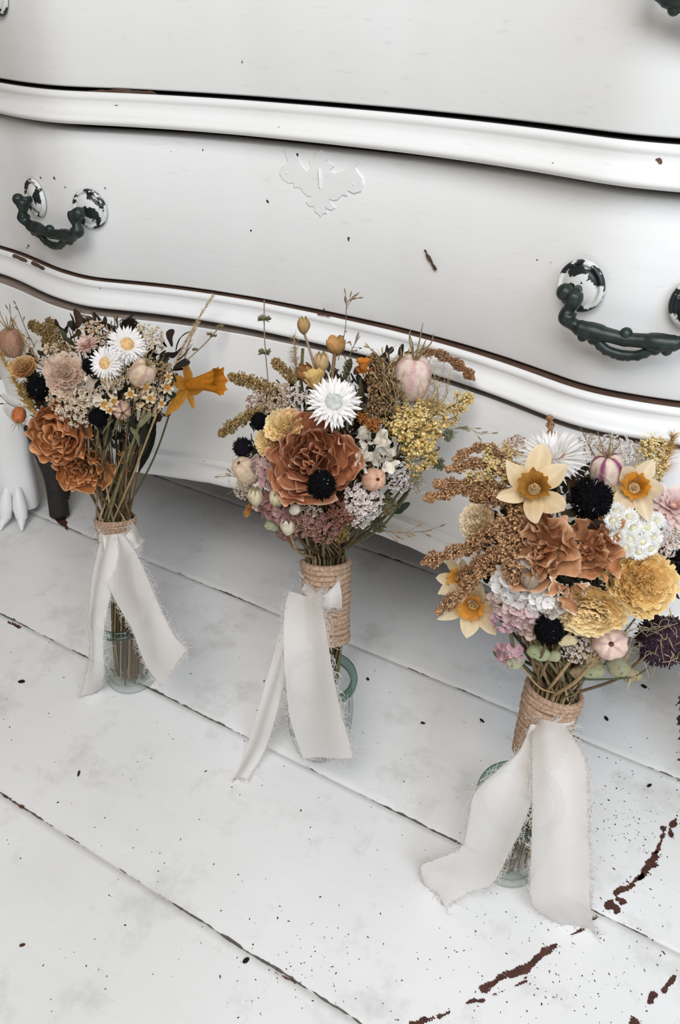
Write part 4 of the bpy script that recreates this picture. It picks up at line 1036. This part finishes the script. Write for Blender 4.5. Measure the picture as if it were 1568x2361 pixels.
B.fl('tulip_bud', tulip, 590, 1145, 20, 1.4, (-.1, 1.2), body='e3d5b0'); B.fl('tulip_bud', tulip, 640, 1145, 21, 1.5, (.4, 1.0), body='e0d4b0'); B.fl('tulip_bud', tulip, 664, 1212, 20, 1.4, (.1, 1.2), body='e2d6bc', open_=.2)
B.fl('bladder_bract', bladder, 628, 1212, 18, 1.2, body='bfc39c', mat=PAPER); B.fl('bladder_bract', bladder, 680, 1172, 17, 1.6, body='e4dcc4', mat=PAPER)
for pts, w_, n_ in (([(930, 1010, .2), (1000, 960, .7), (1085, 915, 1)], 30, 30), ([(920, 1040, .2), (960, 1010, .9), (1010, 985, 1)], 36, 30), ([(900, 1010, .2), (950, 960, .8), (1000, 930, 1)], 32, 28), ([(930, 1070, .2), (970, 1060, .9), (1000, 1050, 1)], 26, 22), ([(900, 1000, .2), (930, 980, .9), (950, 950, 1)], 32, 26), ([(1010, 975, .3), (1050, 960, .8), (1080, 930, 1)], 18, 18)):
    B.spr(pts, w_, 'c09a50', 'ecd394', n_)
B.fl('seed_burr', burr, 1035, 1004, 15, .9, (.9, .3)); B.fl('seed_burr', burr, 1011, 1070, 17, .9, (.9, -.1)); B.fl('seed_burr', burr, 955, 1098, 20, 1.2, body='a8a384'); B.fl('seed_burr', burr, 892, 1165, 24, .3, body='7c7454'); B.fl('seed_burr', burr, 872, 1210, 20, .0, body='6c6a4c')
for a, b, w_ in (((895, 860, .4), (893, 795, 1), 9), ((930, 840, .4), (930, 793, 1), 8), ((870, 890, .6), (855, 830, 1.2), 11), ((955, 830, .5), (935, 812, 1), 9), ((885, 880, .6), (915, 830, 1.2), 10), ((870, 830, .5), (905, 800, 1.0), 8)): B.leaf(a, b, w_, '2a2620')
for a, b, w_ in (((600, 1070, .2), (580, 1010, .8), 10), ((920, 1180, .2), (945, 1160, .8), 8), ((560, 1060, .2), (575, 1045, .8), 8), ((905, 1145, .4), (930, 1180, .8), 9)): B.leaf(a, b, w_, '2f4030')
mb = MB(); mb.tube(bez([B.W(625, 960, 0), B.W(618, 880, .7), B.W(610, 780, 1), B.W(609, 692, 1.2)], 16), .00055, lin('8f7f72'), 5); stem_ = B.part('seed_head_stalk', mb, STEM)
for u, v in ((610, 735), (610, 812)): whorl(B.W(u, v, 1.1), (0, 0, 1), 15 * B.D / F, '6f6a48', B.nseed()).build('seed_whorl', STEM, stem_)
mb = MB(); mb.tube(bez([B.W(735, 880, 0), B.W(715, 810, .8), B.W(702, 770, 1.1)], 10), .0011, lin('a08a72'), 6); B.part('stem', mb, STEM)
mb = MB(); mb.tube(bez([B.W(765, 880, 0), B.W(768, 850, .8), B.W(772, 815, 1.1)], 10), .0014, lin('7a6048'), 6); B.part('stem', mb, STEM)
B.plm([(682, 890, .3), (682, 830, .8), (678, 775, 1)], 20, 'a8906a', 150, ang=.7)
B.grass([(780, 830, .2), (796, 760, .8), (800, 700, 1), (815, 688, 1)], 14, '8a7558'); B.grass([(800, 860, .2), (810, 810, .8), (830, 775, 1)], 8, '8a7558')
B.grass([(1010, 1010, .4), (1060, 985, 1), (1112, 1002, 1)], 12, '9c8a70'); B.grass([(860, 1220, .2), (920, 1228, 1), (985, 1225, 1)], 10, 'a08668', .009); B.grass([(560, 1130, .2), (545, 1100, .6), (495, 1100, 1)], 4, 'a08668')
for k in range(10):
    rr = np.random.RandomState(k + 60); u0, v0 = 900 + rr.uniform(-10, 30), 960 + rr.uniform(-60, 60); B.grass([(u0, v0, .5), (u0 + rr.uniform(-40, 40), v0 - 50, 2), (u0 + rr.uniform(-60, 60), v0 - 100, 2.4)], 3, 'a88f66', .012)
B.fl('statice_cluster', cluster, 560, 1130, 24, .8, n=22, fr=.3, col='e4d8c8', cen='b08a68', petals=4, pw=.5)
B.finish(44, SC + ['6a6a44'])
B.ribbon([(672, 1372, 742, 1364, .730), (662, 1402, 746, 1400, .700), (658, 1450, 756, 1450, .672), (658, 1520, 768, 1520, .655), (662, 1580, 780, 1580, .648), (668, 1640, 792, 1640, .644), (680, 1690, 803, 1690, .641), (700, 1748, 815, 1746, .640)], seed=8, fl_=1.25, dens=1.1, label='broad ribbon tail hanging in front of the jar')
B.ribbon([(672, 1385, 700, 1385, .735), (645, 1460, 680, 1470, .712), (630, 1510, 662, 1530, .694), (612, 1570, 652, 1585, .676), (592, 1640, 638, 1640, .660), (566, 1720, 612, 1725, .645), (535, 1790, 570, 1798, ('z', .004))], seed=9, fray=(False, True, True))
B.ribbon([(695, 1335, 702, 1370, .742), (722, 1368, 735, 1398, .728), (752, 1372, 765, 1402, .730), (785, 1340, 790, 1405, .750)], 'ribbon_knot', 10, .0014, (True, True, False))

# ---------------- bouquet 3 (right)
B = Bouquet(1320, 1265, 255, .790, ((1279, 1592, .755), (1236, 1742, .728), .0320), (1168, 1985), 'dried bouquet on the right, nearest, with tan roses, two large yellow ranunculus and cream daffodils', 3)
B.fl('rose', big_fold_rose, 1243, 1262, 92, .4, (-.2, .1), .5, label='tan-orange rose, left head', body='cd9468', edge='ecc6a4')
B.fl('rose', big_fold_rose, 1368, 1262, 76, .6, (.2, .1), 2.2, label='tan-orange rose, right head', body='c98c60', edge='e8bd98')
B.fl('rose_petals', crumpled, 1312, 1366, 48, 1.6, (-.1, -.6), body='d09a70', n=4, label='loose tan rose petals below the two rose heads', stem=False)
B.fl('ranunculus', ranunculus, 1482, 1345, 84, .9, (.3, -.1), body='ffe09a', edge='fff2c8', n=12, label='large yellow ranunculus facing right')
B.fl('ranunculus', ranunculus, 1358, 1412, 82, 1.2, (-.25, -.55), body='ffe6ae', edge='fff6d6', n=12, sq=(1.08, .8, 1), label='large yellow ranunculus facing down')
B.fl('ranunculus', ranunculus, 1098, 1205, 47, .6, (-.8, .2), body='f6e4c0', edge='fcf3de', n=10)
B.fl('strawflower', strawflower, 1275, 1052, 84, 1.0, (0, 1.3), kind='spiky', mat=PAPER, disc='d8dadf', label='white strawflower with narrow spiky petals')
B.fl('strawflower', strawflower, 1552, 1168, 66, 1.2, (.2, .5), kind='broad', col='edcfc8', tip='f2e0dc', disc='e6b8a0', mat=PAPER, label='pale pink strawflower')
B.fl('scabiosa', scabiosa, 1362, 1150, 50, 1.0, n=1300, mat=BLACK); B.fl('scabiosa', scabiosa, 1266, 1452, 37, 1.2, (-.3, -.3), n=1100, mat=BLACK); B.fl('scabiosa', scabiosa, 1566, 1300, 36, .6, n=700, mat=BLACK)
B.fl('daffodil', daffodil, 1232, 1128, 96, 2.0, (0, .35), .45, pet='f2dcb8', petb='e8c890', cor='a8742c', trumpet=.36, tr=.31, narrow=.28, mat=PAPER, label='cream daffodil with a brown-gold trumpet')
B.fl('daffodil', daffodil, 1463, 1125, 70, 1.8, (.1, .1), 1.0, pet='f3e2c4', petb='e8cda0', cor='d8902c', trumpet=.45, tr=.36, narrow=.34, spread=.35, mat=PAPER, label='cream daffodil with an orange trumpet')
B.fl('daffodil', daffodil, 1092, 1392, 78, .9, (-.3, -.35), .2, pet='f5e2c0', petb='ecce98', cor='dd9a40', trumpet=.4, tr=.34, narrow=.30, spread=.25, mat=PAPER)
B.fl('daffodil', daffodil, 1062, 1335, 62, .7, (-.8, .1), .9, pet='f5e4c4', petb='ecd09c', cor='dda04c', trumpet=.4, tr=.30, narrow=.28, spread=.3, mat=PAPER)
B.fl('nigella_pod', nigella, 1400, 1085, 42, 1.2, (.0, 1.2), thr=12, amt=.95, body='f2dccb', stripe='8d3f66', tl=1.0, label='pod striped dark purple with long horns')
B.fl('nigella_pod', nigella, 1408, 1482, 44, 1.6, (.05, -.1), thr=26, amt=.45, body='f4d8c4', stripe='b87c94', tl=.75, horns=0, threadlen=1.15, label='pale pink pod facing the camera')
r5 = np.random.RandomState(5)
for (u, v) in ((1420, 1178), (1450, 1192), (1486, 1186), (1512, 1200), (1430, 1212), (1458, 1216), (1492, 1216), (1424, 1238), (1452, 1243), (1482, 1250), (1506, 1238), (1442, 1265), (1472, 1272), (1412, 1200), (1500, 1265)):
    B.fl('everlasting_daisy', strawflower, u, v, 25, 1.2 + r5.uniform(-.3, .3), ((u - 1460) / 120 + r5.uniform(-.3, .3), -(v - 1220) / 120 + r5.uniform(-.3, .3)), kind='flat', disc='d6cfae', col='f6f5f0', tip='fbfaf6', mat=PAPER, stem=False)
for u, v, r_, c, cn, n_, fr in ((1535, 1255, 38, 'f4e4d8', 'b4886c', 70, .15), (1425, 1030, 44, 'f6eee8', '7d5a48', 90, .13), (1360, 1020, 30, 'd6c4b4', '7d5a48', 50, .15), (1185, 1025, 30, 'dcc0aa', '9c6a4a', 46, .17), (1338, 1502, 42, 'f6eae0', 'a5846c', 90, .13), (1480, 1045, 28, 'd9cbbd', '6f5240', 40, .16), (1560, 1235, 24, 'dcc8b4', '9a7458', 40, .18)):
    B.fl('statice_cluster', cluster, u, v, r_, .8, n=n_, fr=fr, col=c, cen=cn, petals=4, pw=.5)
for u, v, r_, c in ((1178, 1350, 46, 'fbf7f3'), (1228, 1378, 38, 'fbf8f4'), (1205, 1332, 36, 'f8f2ea'), (1165, 1425, 36, 'd9b4ba'), (1200, 1412, 36, 'dfc3c2'), (1168, 1392, 34, 'dbc2b8'), (1215, 1440, 30, 'd6bcae'), (1172, 1512, 30, 'e0b6bc'), (1270, 1400, 26, 'e2d8cc')):
    B.fl('hydrangea_cluster', cluster, u, v, r_, .9, n=18, fr=.44, col=c, cen='b48a6a', petals=4, pw=.62, ctr=.12, open_=.35, mat=PAPER)
for pts, w_ in (([(1190, 1080, .2), (1120, 1030, .8), (1046, 1058, 1)], 13), ([(1200, 1110, .2), (1110, 1070, .9), (1032, 1082, 1)], 17), ([(1200, 1130, .2), (1090, 1118, .9), (1002, 1116, 1)], 17), ([(1200, 1170, .2), (1085, 1130, .9), (980, 1150, 1)], 17), ([(1210, 1180, .2), (1160, 1150, 1.2), (1090, 1155, 1)], 20),
                ([(1200, 1190, .2), (1090, 1255, 1.2), (975, 1298, 1)], 19), ([(1210, 1200, .2), (1150, 1215, 1.4), (1075, 1275, 1.2)], 22), ([(1210, 1240, .2), (1100, 1330, 1.4), (1010, 1412, 1)], 18), ([(1205, 1210, .2), (1170, 1270, 1.5), (1188, 1340, 1.4)], 24), ([(1210, 1170, .4), (1180, 1200, 1.5), (1150, 1240, 1.4)], 24), ([(1275, 1060, .2), (1270, 1000, .3), (1268, 958, .4)], 9), ([(1215, 1230, .2), (1130, 1280, 1.4), (1060, 1330, 1.2)], 16)):
    B.spk(pts, w_, '80593c', 'd8ad80')
for pts, w_, n_ in (([(1190, 1120, .2), (1150, 1080, .9), (1125, 1045, 1)], 28, 26), ([(1160, 1130, .2), (1130, 1100, .9), (1080, 1100, 1)], 26, 24), ([(1500, 1100, .2), (1495, 1050, .8), (1500, 1015, .8)], 28, 26), ([(1520, 1120, .2), (1520, 1060, .8), (1530, 1020, .8)], 22, 22), ([(1175, 1100, .2), (1180, 1060, .9), (1165, 1035, 1)], 22, 20)):
    B.spr(pts, w_, 'bd9c5c', 'ecd8a2', n_)
B.plm([(1520, 1110, .4), (1540, 1050, .9), (1552, 1005, 1)], 26, 'd0a468', 220, ang=.6)
B.fl('bladder_bract', bladder, 1188, 1527, 27, .6, body='b7bb98', mat=PAPER); B.fl('bladder_bract', bladder, 1240, 1503, 27, 1.0, body='b2b88e', mat=PAPER); B.fl('bladder_bract', bladder, 1275, 1512, 17, 1.0, body='b8b690', mat=PAPER)
B.fl('bladder_bract', bladder, 1362, 1545, 32, .6, body='b6b48e', mat=PAPER); B.fl('bladder_bract', bladder, 1422, 1533, 32, .8, body='b9ba96', mat=PAPER); B.fl('bladder_bract', bladder, 1458, 1555, 22, .4, body='bdae8a', mat=PAPER); B.fl('bladder_bract', bladder, 1330, 1552, 18, .4, body='c0a480', mat=PAPER)
B.fl('tulip_bud', tulip, 1222, 1336, 23, 1.6, (0, .9), body='a3917c', open_=.15, label='grey-brown seed cup with white bits inside')
B.fl('scabiosa', scabiosa, 1528, 1478, 62, .6, (.2, -.3), n=1600, squash=.9, body='3a2732', label='dusky purple bristly flower head', mat=mat_tint('purple_bristle', .85, 0, (.7, 1.4), 300, .2))
rr = np.random.RandomState(70)
mb = MB()
for k in range(46):
    u0, v0 = rr.uniform(1440, 1568), rr.uniform(1440, 1540); d = rr.normal(size=2) * 26
    mb.tube(bez([B.W(u0, v0, 2.2 + rr.uniform(0, .8)), B.W(u0 + d[0] * .5 + rr.normal() * 9, v0 + d[1] * .5 + rr.normal() * 9, 2.9), B.W(u0 + d[0], v0 + d[1], 2.4 + rr.uniform(0, .8))], 8), .00028, lin('a89a78') * rr.uniform(.7, 1.1), 4)
o = B.part('thread_tangle', mb, STEM); o['kind'] = 'stuff'
mb = MB(); mb.tube(bez([B.W(1292, 1540, -1), B.W(1330, 1564, .4), B.W(1400, 1566, .8), B.W(1460, 1560, .8), B.W(1495, 1540, .6)], 20), .0007, lin('4a5238'), 6); B.part('vine_tendril', mb, STEM)
for a, b, w_ in (((1330, 1100, .6), (1345, 1075, 1.2), 9), ((1320, 1170, .4), (1312, 1115, 1.4), 12), ((1345, 1200, .3), (1400, 1210, 1.2), 14), ((1400, 1190, .3), (1425, 1165, 1.0), 12), ((1330, 1140, .3), (1325, 1090, 1.2), 12), ((1500, 1290, .1), (1530, 1330, .6), 12), ((1555, 1340, .1), (1568, 1380, .4), 9)): B.leaf(a, b, w_, '33271f')
for a, b, w_, c in (((1330, 1480, .4), (1288, 1482, 1.0), 12, 'e8d6a6'), ((1545, 1400, .6), (1562, 1440, 1.2), 12, 'e8c67a'), ((1340, 1530, .2), (1380, 1560, .6), 10, 'c89a74'), ((1455, 1530, .4), (1448, 1590, .6), 11, 'c0b08c'), ((1150, 1520, .3), (1138, 1500, .8), 6, '5c6a48')): B.leaf(a, b, w_, c, name='loose_petal')
B.grass([(1375, 1060, 1), (1350, 1010, 1.6), (1338, 985, 1.8)], 0, '8a7a58')
B.finish(50, SC)
B.ribbon([(1228, 1668, 1302, 1664, .708), (1226, 1700, 1320, 1698, .684), (1226, 1765, 1348, 1760, .655), (1227, 1850, 1354, 1850, .632), (1226, 1950, 1357, 1950, .618), (1224, 2030, 1360, 2030, .612), (1232, 2085, 1362, 2090, .608), (1285, 2120, 1372, 2150, ('z', .004))], seed=12, fl_=.9, label='straight ribbon tail falling to the floor')
B.ribbon([(1226, 1675, 1262, 1670, .706), (1200, 1735, 1240, 1735, .680), (1150, 1778, 1232, 1800, .655), (1098, 1830, 1224, 1855, .632), (1085, 1895, 1206, 1905, .620), (1068, 1950, 1178, 1962, .610), (1005, 1978, 1136, 2035, .600), (975, 1992, 1085, 2052, .594), (985, 2035, 1030, 2088, ('z', .006))], seed=13, fold=.0026, fl_=.95, dens=1.0, label='ribbon tail swept to the left over the jar rim')
B.ribbon([(1216, 1630, 1212, 1690, .742), (1236, 1655, 1240, 1700, .716), (1270, 1662, 1285, 1690, .712), (1318, 1640, 1322, 1662, .735)], 'ribbon_knot', 14, .0014, (True, True, False))

# ------------------------------------------------------------------ crumbs on the floor
def crumb(name, u, v, r_, asp, ang, col, label):
    p = onz(u, v, 0); root_base = p
    mb = MB(); d = np.array([math.cos(ang), math.sin(ang), 0]); A = np.array([d, np.array([-d[1], d[0], 0]), [0, 0, 1.]])
    q = r_ * depth_of(p) / F; mb.sphere((0, 0, q * .5), (q * asp, q, q * .6), lin(col), 7, 10, axes=A)
    nz_ = Noise(int(u), 900); mb.v = [V * (1 + .15 * nz_(V)[:, None]) for V in mb.v]
    o = mb.build(name, GRAIN); o.location = tuple(p); o['label'] = label; o['category'] = 'seed'; o['group'] = 'dark seeds and crumbs on the floor'
for (u, v, r_, asp, ang, col, lb) in ((567, 2216, 6, 1.5, 1.2, '101816', 'large black seed on the white floor, near the bottom board joint'),
    (52, 2180, 4, 1.6, .9, '4a2a18', 'brown seed on the floor, near the lower left corner'), (50, 1573, 4.5, 1.9, .6, '17110e', 'black crumb on the floor left of the left ribbon'),
    (182, 1784, 3, 3, -1.0, '3a2c1c', 'thin brown sliver on the floor below the left jar'), (1398, 1658, 4, 2, -.8, '15181a', 'black sliver on the grey-shadowed floor, right of the nearest twine wrap'),
    (1485, 1584, 4.5, 1.7, -.3, '15181a', 'black seed on the shadowed floor under the purple flower head'), (1112, 1663, 3.5, 2.2, -.4, '1a1614', 'crumb beside the nearest bouquet, the right one of two left of its twine wrap'),
    (975, 1668, 3.5, 1.8, .2, '2c2018', 'dark crumb on the floor between the middle and nearest jars'), (1497, 1812, 3.6, 2.2, 1.2, '181416', 'dark sliver on the dusty floor right of the long straight ribbon'),
    (848, 1567, 3.5, 1.5, -.6, '241c18', 'dark crumb on the floor just right of the middle jar rim')):
    crumb('seed', u, v, r_, asp, ang, col, lb)
rr = np.random.RandomState(99); mb = MB()
for k in range(620):
    if k < 170: u, v = rr.normal(1440, 65), rr.normal(1900, 90)
    elif k < 330: u, v = rr.normal(1300, 160), rr.normal(2220, 90)
    elif k < 400: u, v = rr.normal(700, 90), rr.normal(2230, 60)
    else: u, v = rr.uniform(0, 1568), rr.uniform(1480, 2361)
    p = onz(u, v, 0); q = rr.uniform(.00018, .00048) * (1.5 if rr.rand() < .08 else 1); a = rr.uniform(0, 3.14); d = np.array([math.cos(a), math.sin(a), 0])
    mb.sphere(p + (0, 0, q * .4), (q * rr.uniform(1, 3), q, q * .6), lin(('2a221c', '4c3c2c', '1a1a1a')[rr.randint(3)]), 4, 6, axes=np.array([d, [-d[1], d[0], 0], [0, 0, 1.]]))
o = mb.build('flower_crumbs', GRAIN); o['kind'] = 'stuff'; o['label'] = 'fine dark flower crumbs scattered over the white floorboards'; o['category'] = 'debris'
for ob in sc.objects:
    if '_base' in ob: del ob['_base']
